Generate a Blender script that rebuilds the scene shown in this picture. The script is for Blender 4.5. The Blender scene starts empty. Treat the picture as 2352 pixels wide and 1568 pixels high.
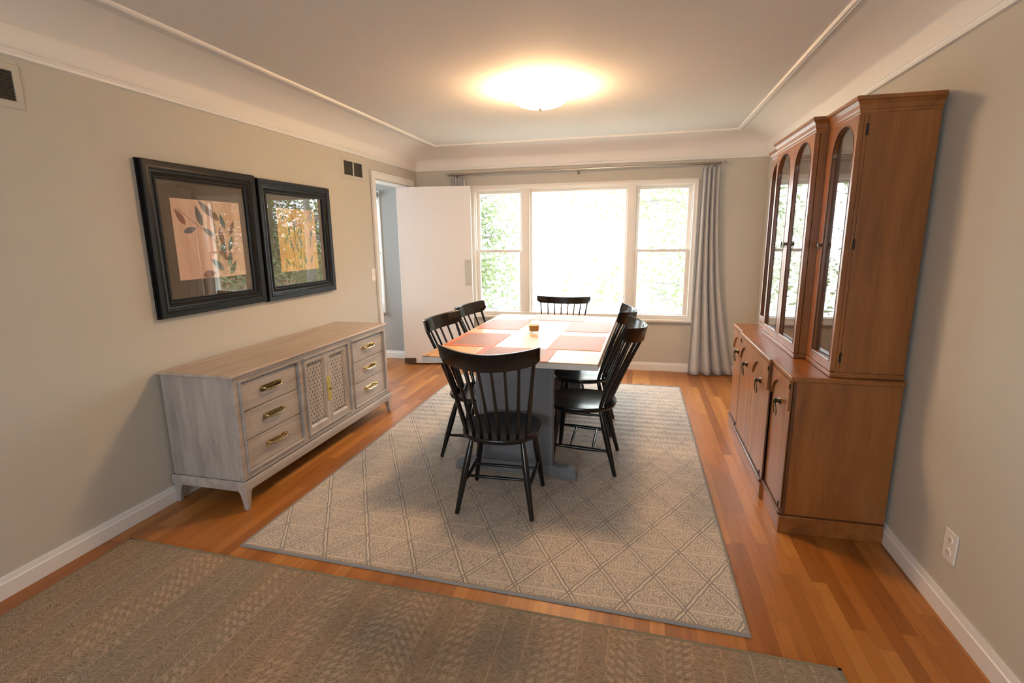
import bpy, math, random
from mathutils import Vector, Matrix
random.seed(7)
PI = math.pi
SC = bpy.context.scene
COL = SC.collection

# ------------------------------------------------------------------ mesh helper
class MB:
    def __init__(s): s.v=[]; s.f=[]; s.m=[]
    def add(s, vs, fs, mi=0):
        o=len(s.v); s.v += [tuple(p) for p in vs]
        for f in fs: s.f.append(tuple(i+o for i in f)); s.m.append(mi)
        return s
    def box(s, x0,x1,y0,y1,z0,z1, mi=0):
        v=[(x0,y0,z0),(x1,y0,z0),(x1,y1,z0),(x0,y1,z0),(x0,y0,z1),(x1,y0,z1),(x1,y1,z1),(x0,y1,z1)]
        return s.add(v,[(0,3,2,1),(4,5,6,7),(0,1,5,4),(1,2,6,5),(2,3,7,6),(3,0,4,7)],mi)
    def hexa(s, b, t, mi=0):
        return s.add(list(b)+list(t),[(0,3,2,1),(4,5,6,7),(0,1,5,4),(1,2,6,5),(2,3,7,6),(3,0,4,7)],mi)
    def obox(s, c, ax, ay, az, mi=0):
        c=Vector(c); ax=Vector(ax); ay=Vector(ay); az=Vector(az)
        b=[c-ax-ay-az,c+ax-ay-az,c+ax+ay-az,c-ax+ay-az]; t=[c-ax-ay+az,c+ax-ay+az,c+ax+ay+az,c-ax+ay+az]
        return s.hexa(b,t,mi)
    def tube(s, pts, rad, n=10, mi=0, closed=False):
        pts=[Vector(p) for p in pts]; k=len(pts)
        if not hasattr(rad,'__len__'): rad=[rad]*k
        rings=[]; up=None
        for i,p in enumerate(pts):
            if closed: t=(pts[(i+1)%k]-pts[i-1])
            else: t=pts[min(i+1,k-1)]-pts[max(i-1,0)]
            t.normalize()
            if up is None:
                up=Vector((0,0,1)) if abs(t.z)<.9 else Vector((1,0,0))
            a=t.cross(up)
            if a.length<1e-5: a=t.cross(Vector((0,1,0)))
            a.normalize(); b=a.cross(t).normalized(); up=b
            rings.append([p+rad[i]*(math.cos(2*PI*j/n)*a+math.sin(2*PI*j/n)*b) for j in range(n)])
        vs=[q for r in rings for q in r]; fs=[]
        for i in range(k if closed else k-1):
            i2=(i+1)%k
            for j in range(n):
                fs.append((i*n+j,i2*n+j,i2*n+(j+1)%n,i*n+(j+1)%n))
        if not closed:
            fs.append(tuple(range(n))); fs.append(tuple((k-1)*n+j for j in reversed(range(n))))
        return s.add(vs,fs,mi)
    def lathe(s, prof, c=(0,0,0), n=32, mi=0, axis='z'):
        c=Vector(c); vs=[]; fs=[]
        for r,z in prof:
            for j in range(n):
                a=2*PI*j/n; x,y=r*math.cos(a),r*math.sin(a)
                q={'z':(x,y,z),'x':(z,x,y),'y':(x,z,y)}[axis]
                vs.append(c+Vector(q))
        for i in range(len(prof)-1):
            for j in range(n): fs.append((i*n+j,i*n+(j+1)%n,(i+1)*n+(j+1)%n,(i+1)*n+j))
        if prof[0][0]>1e-4: fs.append(tuple(reversed(range(n))))
        if prof[-1][0]>1e-4: fs.append(tuple((len(prof)-1)*n+j for j in range(n)))
        return s.add(vs,fs,mi)
    def prism(s, poly, fn, w0, w1, mi=0):
        n=len(poly)
        vs=[fn(u,v,w0) for u,v in poly]+[fn(u,v,w1) for u,v in poly]
        fs=[tuple(reversed(range(n))),tuple(range(n,2*n))]+[(i,(i+1)%n,n+(i+1)%n,n+i) for i in range(n)]
        return s.add(vs,fs,mi)
    def grid(s, fn, nu, nv, mi=0, wrap=False):
        vs=[fn(i/nu,j/nv) for j in range(nv+1) for i in range(nu+1)]
        fs=[(j*(nu+1)+i,j*(nu+1)+i+1,(j+1)*(nu+1)+i+1,(j+1)*(nu+1)+i) for j in range(nv) for i in range(nu)]
        return s.add(vs,fs,mi)
    def rect_sweep(s, a0,a1,b0,b1, prof, fn, mi=0, closed_prof=False):
        """profile [(inset, depth)] mitred around the rectangle a0..a1 x b0..b1; fn(a,b,depth)->xyz"""
        n=len(prof); vs=[]; fs=[]
        for ins,d in prof:
            vs += [fn(a0+ins,b0+ins,d),fn(a1-ins,b0+ins,d),fn(a1-ins,b1-ins,d),fn(a0+ins,b1-ins,d)]
        for i in range(n if closed_prof else n-1):
            i2=(i+1)%n
            for j in range(4):
                fs.append((i*4+j,i*4+(j+1)%4,i2*4+(j+1)%4,i2*4+j))
        return s.add(vs,fs,mi)
    def arch_frame(s, y0,y1,z0,z1, oy0,oy1,oz0,osp,otop, xf,xb, n=20, mi=0):
        cy=(oy0+oy1)/2; hw=(oy1-oy0)/2
        arc=[(cy-hw*math.cos(PI*i/n), osp+(otop-osp)*math.sin(PI*i/n)) for i in range(n+1)]
        def q(a,b,c,d):
            for x in (xf,xb): s.add([(x,)+a,(x,)+b,(x,)+c,(x,)+d],[(0,1,2,3)],mi)
        q((y0,z0),(y1,z0),(y1,oz0),(y0,oz0))
        q((y0,oz0),(oy0,oz0),(oy0,z1),(y0,z1)); q((oy1,oz0),(y1,oz0),(y1,z1),(oy1,z1))
        for i in range(n): q(arc[i],arc[i+1],(arc[i+1][0],z1),(arc[i][0],z1))
        loop=[(oy0,oz0),(oy1,oz0)]+arc[::-1]
        for L in (loop,[(y0,z0),(y1,z0),(y1,z1),(y0,z1)]):
            k=len(L)
            for i in range(k):
                a,b=L[i],L[(i+1)%k]
                if abs(a[0]-b[0])+abs(a[1]-b[1])<1e-6: continue
                s.add([(xf,)+a,(xf,)+b,(xb,)+b,(xb,)+a],[(0,1,2,3)],mi)
        return s
    def build(s, name, mats, parent=None, bevel=0, seg=2, smooth=True, sub=0, ang=38, solid=0):
        off=Vector((0,0,0)); p=parent
        while p is not None: off+=p.location; p=p.parent
        me=bpy.data.meshes.new(name)
        me.from_pydata([tuple(Vector(v)-off) for v in s.v],[],s.f)
        if not isinstance(mats,(list,tuple)): mats=[mats]
        for m in mats: me.materials.append(m)
        for poly,mi in zip(me.polygons,s.m): poly.material_index=mi
        import bmesh
        bm=bmesh.new(); bm.from_mesh(me); bmesh.ops.remove_doubles(bm,verts=bm.verts,dist=1e-5)
        bmesh.ops.recalc_face_normals(bm,faces=bm.faces); bm.to_mesh(me); bm.free()
        if smooth:
            for poly in me.polygons: poly.use_smooth=True
            me.set_sharp_from_angle(angle=math.radians(ang))
        me.update()
        o=bpy.data.objects.new(name,me); COL.objects.link(o)
        if parent is not None: o.parent=parent
        if solid:
            md=o.modifiers.new('solid','SOLIDIFY'); md.thickness=solid; md.offset=0
        if bevel:
            md=o.modifiers.new('bevel','BEVEL'); md.width=bevel; md.segments=seg; md.limit_method='ANGLE'; md.angle_limit=math.radians(50); md.harden_normals=False
        if sub:
            md=o.modifiers.new('sub','SUBSURF'); md.levels=sub; md.render_levels=sub
        return o

def tag(o,label=None,cat=None,group=None,kind=None):
    if label: o['label']=label
    if cat: o['category']=cat
    if group: o['group']=group
    if kind: o['kind']=kind
    return o
def thing(name,loc,label=None,cat=None,group=None,kind=None):
    o=bpy.data.objects.new(name,None); o.empty_display_size=.1; COL.objects.link(o); o.location=loc
    return tag(o,label,cat,group,kind)
def copy_tree(o,parent=None):
    c=o.copy(); COL.objects.link(c)
    if parent is not None: c.parent=parent
    for ch in list(o.children): copy_tree(ch,c)
    return c

# ------------------------------------------------------------------ materials
class G:
    """tiny node-graph helper"""
    def __init__(s,name):
        s.mat=bpy.data.materials.new(name); s.mat.use_nodes=True
        s.t=s.mat.node_tree; s.n=s.t.nodes; s.n.clear()
        s.out=s.n.new('ShaderNodeOutputMaterial')
    def link(s,a,b): s.t.links.new(a,b)
    def node(s,typ,ins={},**props):
        n=s.n.new(typ)
        for k,v in props.items(): setattr(n,k,v)
        for k,v in ins.items(): s.set(n.inputs[k],v)
        return n
    def set(s,sock,v):
        if isinstance(v,bpy.types.NodeSocket): s.link(v,sock)
        elif isinstance(v,(tuple,list)) and len(v)==3 and sock.type=='RGBA': sock.default_value=(*v,1)
        else: sock.default_value=v
    def m(s,op,a,b=None,c=None,clamp=False):
        n=s.n.new('ShaderNodeMath'); n.operation=op; n.use_clamp=clamp
        for i,v in enumerate((a,b,c)):
            if v is not None: s.set(n.inputs[i],v)
        return n.outputs[0]
    def obj(s): return s.node('ShaderNodeTexCoord').outputs['Object']
    def map(s,vec,scale=(1,1,1),loc=(0,0,0),rot=(0,0,0)):
        return s.node('ShaderNodeMapping',{'Vector':vec,'Scale':scale,'Location':loc,'Rotation':rot}).outputs[0]
    def xyz(s,vec):
        n=s.node('ShaderNodeSeparateXYZ',{0:vec}); return n.outputs[0],n.outputs[1],n.outputs[2]
    def comb(s,x,y,z=0.0): return s.node('ShaderNodeCombineXYZ',{0:x,1:y,2:z}).outputs[0]
    def noise(s,vec,scale=5,detail=2,rough=.5,dist=0):
        return s.node('ShaderNodeTexNoise',{'Vector':vec,'Scale':scale,'Detail':detail,'Roughness':rough,'Distortion':dist}).outputs[0]
    def white(s,vec):
        n=s.node('ShaderNodeTexWhiteNoise',{'Vector':vec}); return n.outputs['Value']
    def ramp(s,fac,stops,interp='LINEAR'):
        n=s.node('ShaderNodeValToRGB',{0:fac}); cr=n.color_ramp; cr.interpolation=interp
        while len(cr.elements)<len(stops): cr.elements.new(.5)
        for e,(p,c) in zip(cr.elements,stops):
            e.position=p; e.color=(*c,1) if len(c)==3 else c
        return n.outputs[0]
    def mix(s,fac,a,b,blend='MIX'):
        n=s.node('ShaderNodeMix',data_type='RGBA',blend_type=blend)
        s.set(n.inputs[0],fac); s.set(n.inputs[6],a); s.set(n.inputs[7],b); return n.outputs[2]
    def step(s,v,lo,hi):
        n=s.node('ShaderNodeMapRange',{'Value':v,'From Min':lo,'From Max':hi},interpolation_type='SMOOTHSTEP'); return n.outputs[0]
    def bump(s,h,strength=.3,dist=.002):
        return s.node('ShaderNodeBump',{'Height':h,'Strength':strength,'Distance':dist}).outputs[0]
    def bsdf(s,color,rough=.5,metal=0,normal=None,**kw):
        b=s.node('ShaderNodeBsdfPrincipled',{'Base Color':color,'Roughness':rough,'Metallic':metal})
        if normal is not None: s.link(normal,b.inputs['Normal'])
        for k,v in kw.items(): s.set(b.inputs[k.replace('_',' ')],v)
        s.link(b.outputs[0],s.out.inputs[0]); return s.mat

def plain(name,c,rough=.5,metal=0,var=.0,bumps=0,bscale=60,**kw):
    g=G(name); v=g.obj()
    col=c
    if var:
        n=g.noise(v,7,3); col=g.mix(g.m('MULTIPLY',n,1.0),tuple(x*(1-var) for x in c),tuple(min(1,x*(1+var)) for x in c))
    nm=None
    if bumps: nm=g.bump(g.noise(v,bscale,3),bumps,.002)
    return g.bsdf(col,rough,metal,nm,**kw)

def wood(name,dark,mid,light,axis='z',scale=1.0,rough=.35,streak=1.0,coat=.0,bump=.05,spec=.5):
    g=G(name); v=g.obj()
    sc={'x':(1.2,14,14),'y':(14,1.2,14),'z':(14,14,1.2)}[axis]
    sc=tuple(a*scale for a in sc)
    mv=g.map(v,sc)
    w=g.noise(mv,1.0,5,.6,.6)
    fine=g.noise(g.map(v,tuple(a*9 for a in sc)),1.0,3,.6)
    big=g.noise(v,2.2*scale,2)
    f=g.m('ADD',g.m('MULTIPLY',w,.62*streak),g.m('ADD',g.m('MULTIPLY',fine,.22),g.m('MULTIPLY',big,.22)))
    col=g.ramp(f,[(.3,dark),(.52,mid),(.75,light)])
    nm=g.bump(fine,bump,.001)
    return g.bsdf(col,rough,0,nm,Coat_Weight=coat,Coat_Roughness=.15,Specular_IOR_Level=spec)

def glass_mat(name,ior=1.5,tint=(1,1,1),boost=1.0):
    g=G(name)
    geo=g.node('ShaderNodeNewGeometry')
    i=g.m('ADD',ior,g.m('MULTIPLY',geo.outputs['Backfacing'],1.0/ior-ior))
    fr=g.node('ShaderNodeFresnel',{'IOR':i}).outputs[0]
    fr=g.m('MULTIPLY',fr,boost,clamp=True)
    tr=g.node('ShaderNodeBsdfTransparent',{'Color':tint}); gl=g.node('ShaderNodeBsdfGlossy',{'Color':(1,1,1),'Roughness':.0})
    mx=g.node('ShaderNodeMixShader',{0:fr}); g.link(tr.outputs[0],mx.inputs[1]); g.link(gl.outputs[0],mx.inputs[2])
    g.link(mx.outputs[0],g.out.inputs[0]); return g.mat

M={}
M['wall']=plain('wall_paint',(.53,.497,.435),.75,var=.02,bumps=.06,bscale=180)
M['ceil']=plain('ceiling_paint',(.69,.665,.65),.85,bumps=.05,bscale=90)  # darker than the cove: weaker light on the flat is in the colour
M['cove']=plain('cove_paint',(.80,.765,.725),.8,bumps=.04,bscale=90)
M['trim']=plain('white_trim_paint',(.80,.78,.755),.4)
M['wtrim']=plain('window_trim_paint',(.80,.76,.70),.38)
M['door']=plain('door_paint',(.80,.77,.75),.45)
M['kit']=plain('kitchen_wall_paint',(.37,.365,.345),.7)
M['black']=plain('black_chair_paint',(.0075,.007,.0066),.20,var=.25,Specular_IOR_Level=.38)
M['frameblk']=plain('black_frame_paint',(.007,.0066,.0062),.38,Specular_IOR_Level=.16)
M['brass']=plain('polished_brass',(.52,.40,.22),.14,1.0)
M['brasslt']=plain('lacquered_brass',(.72,.58,.18),.3,1.0)
M['antique']=plain('antique_bronze',(.09,.065,.04),.35,1.0)
M['hingeblk']=plain('dark_iron_hinge',(.02,.017,.015),.5,.6)
M['nickel']=plain('brushed_nickel',(.42,.38,.33),.28,1.0)
M['bracket']=plain('matte_bracket_metal',(.30,.27,.24),.65,.3)
M['steelplate']=plain('painted_metal_plate',(.55,.53,.47),.5,.3)
M['rust']=plain('worn_brown_metal',(.085,.06,.03),.6,.5,var=.5)
M['plastic']=plain('white_plastic',(.78,.73,.68),.35)
M['dark']=plain('dark_void',(.02,.017,.014),.8)
M['ventslat']=plain('vent_grille_metal',(.10,.085,.068),.6)
M['grey']=plain('blue_grey_table_paint',(.145,.15,.17),.5,var=.15,bumps=.05)
M['greyedge']=plain('worn_grey_edge_paint',(.60,.57,.545),.55,var=.22)
M['glass']=glass_mat('window_glass',1.35)
M['picglass']=glass_mat('picture_glass',1.62)
M['cabglass']=glass_mat('cabinet_glass',1.55)
M['cup']=glass_mat('candle_cup_glass',1.5,(.96,.97,.95))
M['wax']=plain('tan_candle_wax',(.36,.23,.055),.45,Subsurface_Weight=.15)
M['wick']=plain('candle_wick',(.25,.16,.08),.9)
M['crystal']=plain('clear_finial',(.85,.85,.86),.05,0,Transmission_Weight=.85,IOR=1.45)
M['mat']=plain('olive_brown_mat_board',(.085,.062,.034),.8)
M['linen']=None

CH=((.115,.034,.007),(.235,.080,.0165),(.345,.135,.036))
for ax in 'xyz': M['cherry_'+ax]=wood('cherry_wood_'+ax,*CH,axis=ax,scale=.8,rough=.36,coat=.15)
M['cherrydk']=wood('dark_cherry_trim',(.05,.017,.006),(.10,.033,.010),(.15,.055,.018),axis='y',rough=.35,coat=.15)
M['cabin']=wood('cabinet_interior_wood',(.06,.022,.008),(.11,.045,.016),(.16,.07,.026),axis='z',rough=.5)
WW=((.17,.150,.138),(.34,.298,.270),(.49,.43,.385))
for ax in 'xyz': M['wash_'+ax]=wood('whitewashed_wood_'+ax,*WW,axis=ax,scale=1.1,rough=.5,streak=1.1,bump=.08)
M['washtop']=wood('whitewashed_top_wood',(.20,.155,.122),(.39,.312,.252),(.53,.44,.365),axis='y',scale=1.0,rough=.42,streak=1.1,bump=.05)
M['washdk']=wood('whitewashed_groove_wood',(.16,.143,.132),(.31,.28,.26),(.43,.39,.365),axis='y',scale=1.1,rough=.55)
M['palebark']=plain('glare_pale_bark',(.5,.48,.43),.9,var=.2)  # lightened bark: the window's overexposure is put into this colour
M['bark']=plain('tree_bark',(.14,.125,.11),.9,var=.4)

def m_tabletop():
    g=G('worn_pine_tabletop'); v=g.obj(); x,y,z=g.xyz(v)
    w=g.noise(g.map(v,(9,1.3,9)),1,5,.6,.8); f=g.noise(g.map(v,(120,9,60)),1,3,.6)
    col=g.ramp(g.m('ADD',g.m('MULTIPLY',w,.7),g.m('MULTIPLY',f,.3)),[(.3,(.40,.20,.075)),(.5,(.62,.37,.17)),(.7,(.72,.47,.24))])
    st=g.noise(g.map(v,(16,5,10)),1,6,.75,1.2)
    col=g.mix(g.m('MULTIPLY',g.step(st,.54,.66),.8),col,(.20,.115,.055))
    board=g.m('ABSOLUTE',g.m('SUBTRACT',g.m('FRACT',g.m('DIVIDE',g.m('ADD',x,5.0),.172)),.5))
    col=g.mix(g.step(board,.494,.499),col,(.16,.08,.03))
    return g.bsdf(col,.42,0,g.bump(f,.08,.001),Coat_Weight=.25,Coat_Roughness=.3)
M['tabletop']=m_tabletop()

def m_placemat():
    g=G('woven_red_brown_placemat'); v=g.obj(); x,y,z=g.xyz(v)
    ax=g.m('ABSOLUTE',x); ay=g.m('ABSOLUTE',y)
    bx=g.step(ax,.185,.186); by=g.step(ay,.131,.132); bord=g.m('MAXIMUM',bx,by)
    wx=g.m('SINE',g.m('MULTIPLY',x,1500.0)); wy=g.m('SINE',g.m('MULTIPLY',y,1500.0))
    weave=g.m('MULTIPLY_ADD',g.m('MULTIPLY',wx,wy),.5,.5)
    rib=g.step(g.m('ABSOLUTE',g.m('SUBTRACT',g.m('FRACT',g.m('DIVIDE',g.m('ADD',x,1.0),.03)),.5)),.44,.5)
    ct=g.mix(weave,(.15,.07,.052),(.28,.15,.112))
    ct=g.mix(g.m('MULTIPLY',rib,.45),ct,(.42,.24,.14))
    bd=g.mix(weave,(.36,.085,.038),(.50,.145,.07))
    return g.bsdf(g.mix(bord,ct,bd),.5,0,g.bump(weave,.35,.001))
M['placemat']=m_placemat()

def m_floor():
    g=G('oak_strip_floor'); v=g.obj(); x,y,z=g.xyz(v)
    W=.057
    xi=g.m('DIVIDE',g.m('ADD',x,10.0),W); col_i=g.m('FLOOR',xi); fx=g.m('FRACT',xi)
    off=g.white(g.comb(col_i,3.7)); ln=g.m('MULTIPLY_ADD',g.white(g.comb(col_i,9.1)),.5,.75)
    yi=g.m('DIVIDE',g.m('ADD',y,g.m('MULTIPLY_ADD',off,2.0,20.0)),ln); row=g.m('FLOOR',yi); fy=g.m('FRACT',yi)
    rnd=g.white(g.comb(col_i,row)); r2=g.white(g.comb(row,col_i,5.0))
    sh=g.comb(g.m('MULTIPLY',rnd,37.0),g.m('MULTIPLY',r2,19.0),0.0)
    pv=g.node('ShaderNodeVectorMath',{0:v,1:sh},operation='ADD').outputs[0]
    ring=g.noise(g.map(pv,(26,1.8,1)),1,4,.55,1.4); fine=g.noise(g.map(pv,(260,9,1)),1,2,.6)
    base=g.ramp(rnd,[(0,(.235,.078,.0125)),(.35,(.305,.108,.019)),(.7,(.365,.140,.028)),(1,(.46,.20,.048))])
    dk=g.mix(g.m('MULTIPLY',g.step(ring,.5,.72),.45),base,g.mix(1.0,base,(.50,.42,.36),'MULTIPLY'))
    dk=g.mix(g.m('MULTIPLY',g.step(fine,.52,.75),.22),dk,g.mix(1.0,dk,(.45,.38,.32),'MULTIPLY'))
    gx=g.step(g.m('ABSOLUTE',g.m('SUBTRACT',fx,.5)),.482,.497)
    gy=g.step(g.m('ABSOLUTE',g.m('SUBTRACT',fy,.5)),.4985,.4995)
    gap=g.m('MAXIMUM',gx,gy)
    col=g.mix(g.m('MULTIPLY',gap,.55),dk,(.07,.022,.006))
    hgt=g.m('SUBTRACT',g.m('MULTIPLY',ring,.08),gap)
    ro=g.m('MULTIPLY_ADD',ring,.12,.33)
    return g.bsdf(col,ro,0,g.bump(hgt,.12,.001),Coat_Weight=.1,Coat_Roughness=.28)
M['floor']=m_floor()

def m_rug():
    g=G('cream_grey_lattice_rug'); v=g.obj(); x,y,z=g.xyz(v)
    nx=g.m('MULTIPLY',g.m('SUBTRACT',g.noise(v,16,2),.5),.016); ny=g.m('MULTIPLY',g.m('SUBTRACT',g.noise(g.map(v,(1,1,1),(5,7,0)),16,2),.5),.016)
    u=g.m('ADD',x,nx); w=g.m('ADD',y,ny)
    S,Hh=.232,.196
    us=g.m('DIVIDE',u,S); wh=g.m('DIVIDE',w,Hh); wh2=g.m('MULTIPLY',wh,.5)
    def dist(f): return g.m('MULTIPLY',g.m('SUBTRACT',.5,g.m('ABSOLUTE',g.m('SUBTRACT',g.m('FRACT',g.m('ADD',f,100.0)),.5))),Hh)
    d=None; node=None; ds=[]
    for f in (wh,g.m('ADD',us,wh2),g.m('SUBTRACT',us,wh2)): ds.append(dist(f))
    def band(dd,c,h): return g.m('SUBTRACT',1.0,g.step(g.m('ABSOLUTE',g.m('SUBTRACT',dd,c)),h*.55,h*1.25))
    line=None; cream=None
    for i,dd in enumerate(ds):
        b=g.m('MULTIPLY',band(dd,.0075,.0034),(.6 if i==0 else 1.0)); c=g.m('SUBTRACT',1.0,g.step(dd,.0095,.0125))
        line=b if line is None else g.m('MAXIMUM',line,b)
        cream=c if cream is None else g.m('MAXIMUM',cream,c)
    vor=g.node('ShaderNodeTexVoronoi',{'Vector':g.map(v,(1,1.25,1)),'Scale':78.0,'Randomness':.95},feature='DISTANCE_TO_EDGE').outputs['Distance']
    sq=g.noise(v,70,1,.5,1.5)
    loops=g.m('MAXIMUM',g.m('SUBTRACT',1.0,g.step(vor,.07,.17)),g.m('MULTIPLY',g.step(sq,.55,.63),.75))
    loops=g.m('MULTIPLY',loops,g.m('MULTIPLY_ADD',cream,-.75,1.0))
    gray=g.m('MAXIMUM',line,g.m('MULTIPLY',loops,.8))
    cr=g.mix(g.noise(v,300,1),(.56,.475,.38),(.74,.645,.53))
    gy_=g.mix(g.noise(v,220,1),(.20,.187,.178),(.28,.262,.25))
    # plain grey binding round the edge
    col=g.mix(gray,cr,gy_)
    ht=g.m('SUBTRACT',1.0,gray)
    return g.bsdf(col,.95,0,g.bump(ht,.5,.003),Sheen_Weight=.15,Specular_IOR_Level=.15)
M['rug']=m_rug()
M['rugbind']=plain('grey_rug_binding',(.26,.245,.235),.9,bumps=.3,bscale=300)

def m_carpet():
    g=G('taupe_cable_weave_carpet'); v=g.obj(); x,y,z=g.xyz(v)
    wob=g.m('MULTIPLY',g.m('SUBTRACT',g.noise(v,7,2),.5),.010)
    u=g.m('ADD',x,wob)
    ci=g.m('DIVIDE',g.m('ADD',u,10.0),.098); cid=g.m('FLOOR',ci); cf=g.m('FRACT',ci)
    rnd=g.white(g.comb(cid,2.3)); rnd2=g.white(g.comb(cid,8.9))
    side=g.m('ABSOLUTE',g.m('SUBTRACT',cf,.5))
    slant=g.m('MULTIPLY',side,g.m('MULTIPLY_ADD',rnd2,.16,-.08))
    yy=g.m('ADD',y,slant)
    d1=g.noise(g.map(g.comb(x,yy),(34,300,1)),1,3,.68,.3); d2=g.noise(g.map(g.comb(x,yy),(70,560,1)),1,2,.6)
    fine=g.noise(v,520,2,.6)
    grid=g.m('MULTIPLY_ADD',g.m('MULTIPLY',g.m('SINE',g.m('MULTIPLY',x,1300.0)),g.m('SINE',g.m('MULTIPLY',y,1300.0))),.5,.5)
    f=g.m('ADD',g.m('ADD',g.m('MULTIPLY',d1,.55),g.m('MULTIPLY',d2,.3)),g.m('ADD',g.m('MULTIPLY',fine,.10),g.m('MULTIPLY',grid,.05)))
    base=g.ramp(f,[(.36,(.085,.064,.043)),(.46,(.205,.158,.118)),(.56,(.325,.256,.196)),(.66,(.40,.318,.247))])
    # twisted rope motifs in some columns
    rf=g.m('FRACT',g.m('MULTIPLY',cf,3.0)); rs=g.m('SUBTRACT',rf,.5)
    tw=g.m('SINE',g.m('ADD',g.m('MULTIPLY',y,g.m('MULTIPLY_ADD',rnd,70.0,110.0)),g.m('MULTIPLY',rs,g.m('MULTIPLY_ADD',g.m('SIGN',g.m('SUBTRACT',rnd2,.5)),3.6,0.0))))
    rope=g.m('MULTIPLY',g.step(tw,-.25,.45),g.m('SUBTRACT',1.0,g.step(g.m('ABSOLUTE',rs),.26,.42)))
    rope=g.m('MULTIPLY',rope,g.step(rnd,.45,.55)); rope=g.m('MULTIPLY',rope,g.step(g.noise(g.map(v,(9,5,1)),1,2),.36,.55))
    stitch=g.m('MULTIPLY',g.step(side,.455,.475),g.step(g.noise(g.map(v,(20,60,1)),1,2),.36,.5))
    lt=g.m('MAXIMUM',g.m('MULTIPLY',rope,.6),g.m('MULTIPLY',stitch,.5))
    base=g.mix(g.m('MULTIPLY',lt,g.m('MULTIPLY_ADD',d2,1.0,.4)),base,(.45,.35,.26))
    blot=g.noise(g.map(v,(3.0,.8,1)),1,3,.6)
    cool=g.mix(1.0,base,(.92,.96,.98),'MULTIPLY'); warm=g.mix(1.0,base,(1.05,.98,.90),'MULTIPLY')
    col=g.mix(g.step(blot,.38,.62),cool,warm)
    ht=g.m('ADD',g.m('MULTIPLY',lt,.7),f)
    return g.bsdf(col,.95,0,g.bump(ht,.6,.003),Specular_IOR_Level=.1)
M['carpet']=m_carpet()
M['carpetbind']=plain('taupe_carpet_binding',(.17,.15,.105),.9,bumps=.3,bscale=300)

def m_linen():
    g=G('light_grey_linen_curtain'); v=g.obj()
    a=g.noise(g.map(v,(700,700,30)),1,2); b=g.noise(g.map(v,(40,40,900)),1,2)
    w=g.m('ADD',g.m('MULTIPLY',a,.5),g.m('MULTIPLY',b,.5))
    col=g.ramp(w,[(.35,(.52,.51,.505)),(.65,(.67,.655,.645))])
    b_=g.node('ShaderNodeBsdfPrincipled',{'Base Color':col,'Roughness':.9,'Sheen Weight':.2})
    tl=g.node('ShaderNodeBsdfTranslucent',{'Color':col}); mx=g.node('ShaderNodeMixShader',{0:.18})
    g.link(b_.outputs[0],mx.inputs[1]); g.link(tl.outputs[0],mx.inputs[2]); g.link(mx.outputs[0],g.out.inputs[0]); return g.mat
M['linen']=m_linen()

def m_bowl():
    g=G('frosted_lamp_glass')
    d=g.node('ShaderNodeBsdfTranslucent',{'Color':(.9,.85,.75)}); e=g.node('ShaderNodeEmission',{'Color':(1.0,.66,.37),'Strength':62.0})
    a=g.node('ShaderNodeAddShader'); g.link(d.outputs[0],a.inputs[0]); g.link(e.outputs[0],a.inputs[1]); g.link(a.outputs[0],g.out.inputs[0]); return g.mat
M['bowl']=m_bowl()

def m_leaf(name,c1,c2):
    g=G(name); v=g.obj(); col=g.mix(g.noise(v,1.4,3),c1,c2)
    d=g.node('ShaderNodeBsdfDiffuse',{'Color':col}); t=g.node('ShaderNodeBsdfTranslucent',{'Color':col}); mx=g.node('ShaderNodeMixShader',{0:.45})
    g.link(d.outputs[0],mx.inputs[1]); g.link(t.outputs[0],mx.inputs[2]); g.link(mx.outputs[0],g.out.inputs[0]); return g.mat
M['leaf1']=m_leaf('spring_glare_leaf',(.34,.36,.26),(.45,.45,.36)); M['leaf3']=m_leaf('deep_leaf',(.06,.085,.03),(.14,.16,.065)); M['leaf2']=m_leaf('mid_glare_leaf',(.11,.145,.065),(.20,.225,.12))  # paler leaf tones have the window's glare mixed into their colour

def m_brick():
    g=G('red_brick_wall'); v=g.obj(); x,y,z=g.xyz(v)
    b=g.node('ShaderNodeTexBrick',{'Vector':g.comb(g.m('ADD',x,y),z,0.0),'Color1':(.30,.085,.055,1),'Color2':(.40,.14,.10,1),'Mortar':(.55,.50,.47,1),'Scale':1.0,'Mortar Size':.012,'Brick Width':.22,'Row Height':.075})
    return g.bsdf(b.outputs[0],.9)
M['brick']=m_brick()
M['roof']=plain('pale_roof_shingle',(.55,.55,.57),.9,var=.15)
M['lawn']=plain('pale_spring_lawn',(.38,.39,.30),.95,var=.3)
M['road']=plain('pale_concrete_street',(.62,.61,.60),.9,var=.05)

# ------------------------------------------------------------------ room dimensions
XL,XR,YF,YB=-2.55,1.202,5.742,-2.9
ZC=2.435; ZR=2.217
T=.14

def struct(name,mb,mat,parent=None,**kw):
    o=mb.build(name,mat,parent,**kw); 
    if parent is None: o['kind']='structure'
    return o

# floor, ceiling
struct('floor',MB().box(-4.6,XR+T,YB-T,YF+T,-.06,0),M['floor'])
struct('ceiling',MB().box(XL-T,XR+T,YB-T,YF+T,ZC,ZC+.08),M['ceil'])
# far wall with window opening
WX0,WX1,WZ0,WZ1=-1.845,.515,.585,1.995
w=MB(); w.box(-4.6,WX0,YF,YF+T,0,ZC); w.box(WX1,XR+T,YF,YF+T,0,ZC); w.box(WX0,WX1,YF,YF+T,0,WZ0); w.box(WX0,WX1,YF,YF+T,WZ1,ZC)
# kitchen part of the same wall line has its own colour: separate structure below
w=MB(); w.box(XL-T,WX0,YF,YF+T,0,ZC); w.box(WX1,XR+T,YF,YF+T,0,ZC); w.box(WX0,WX1,YF,YF+T,0,WZ0); w.box(WX0,WX1,YF,YF+T,WZ1,ZC)
struct('wall_far',w,M['wall'])
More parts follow.
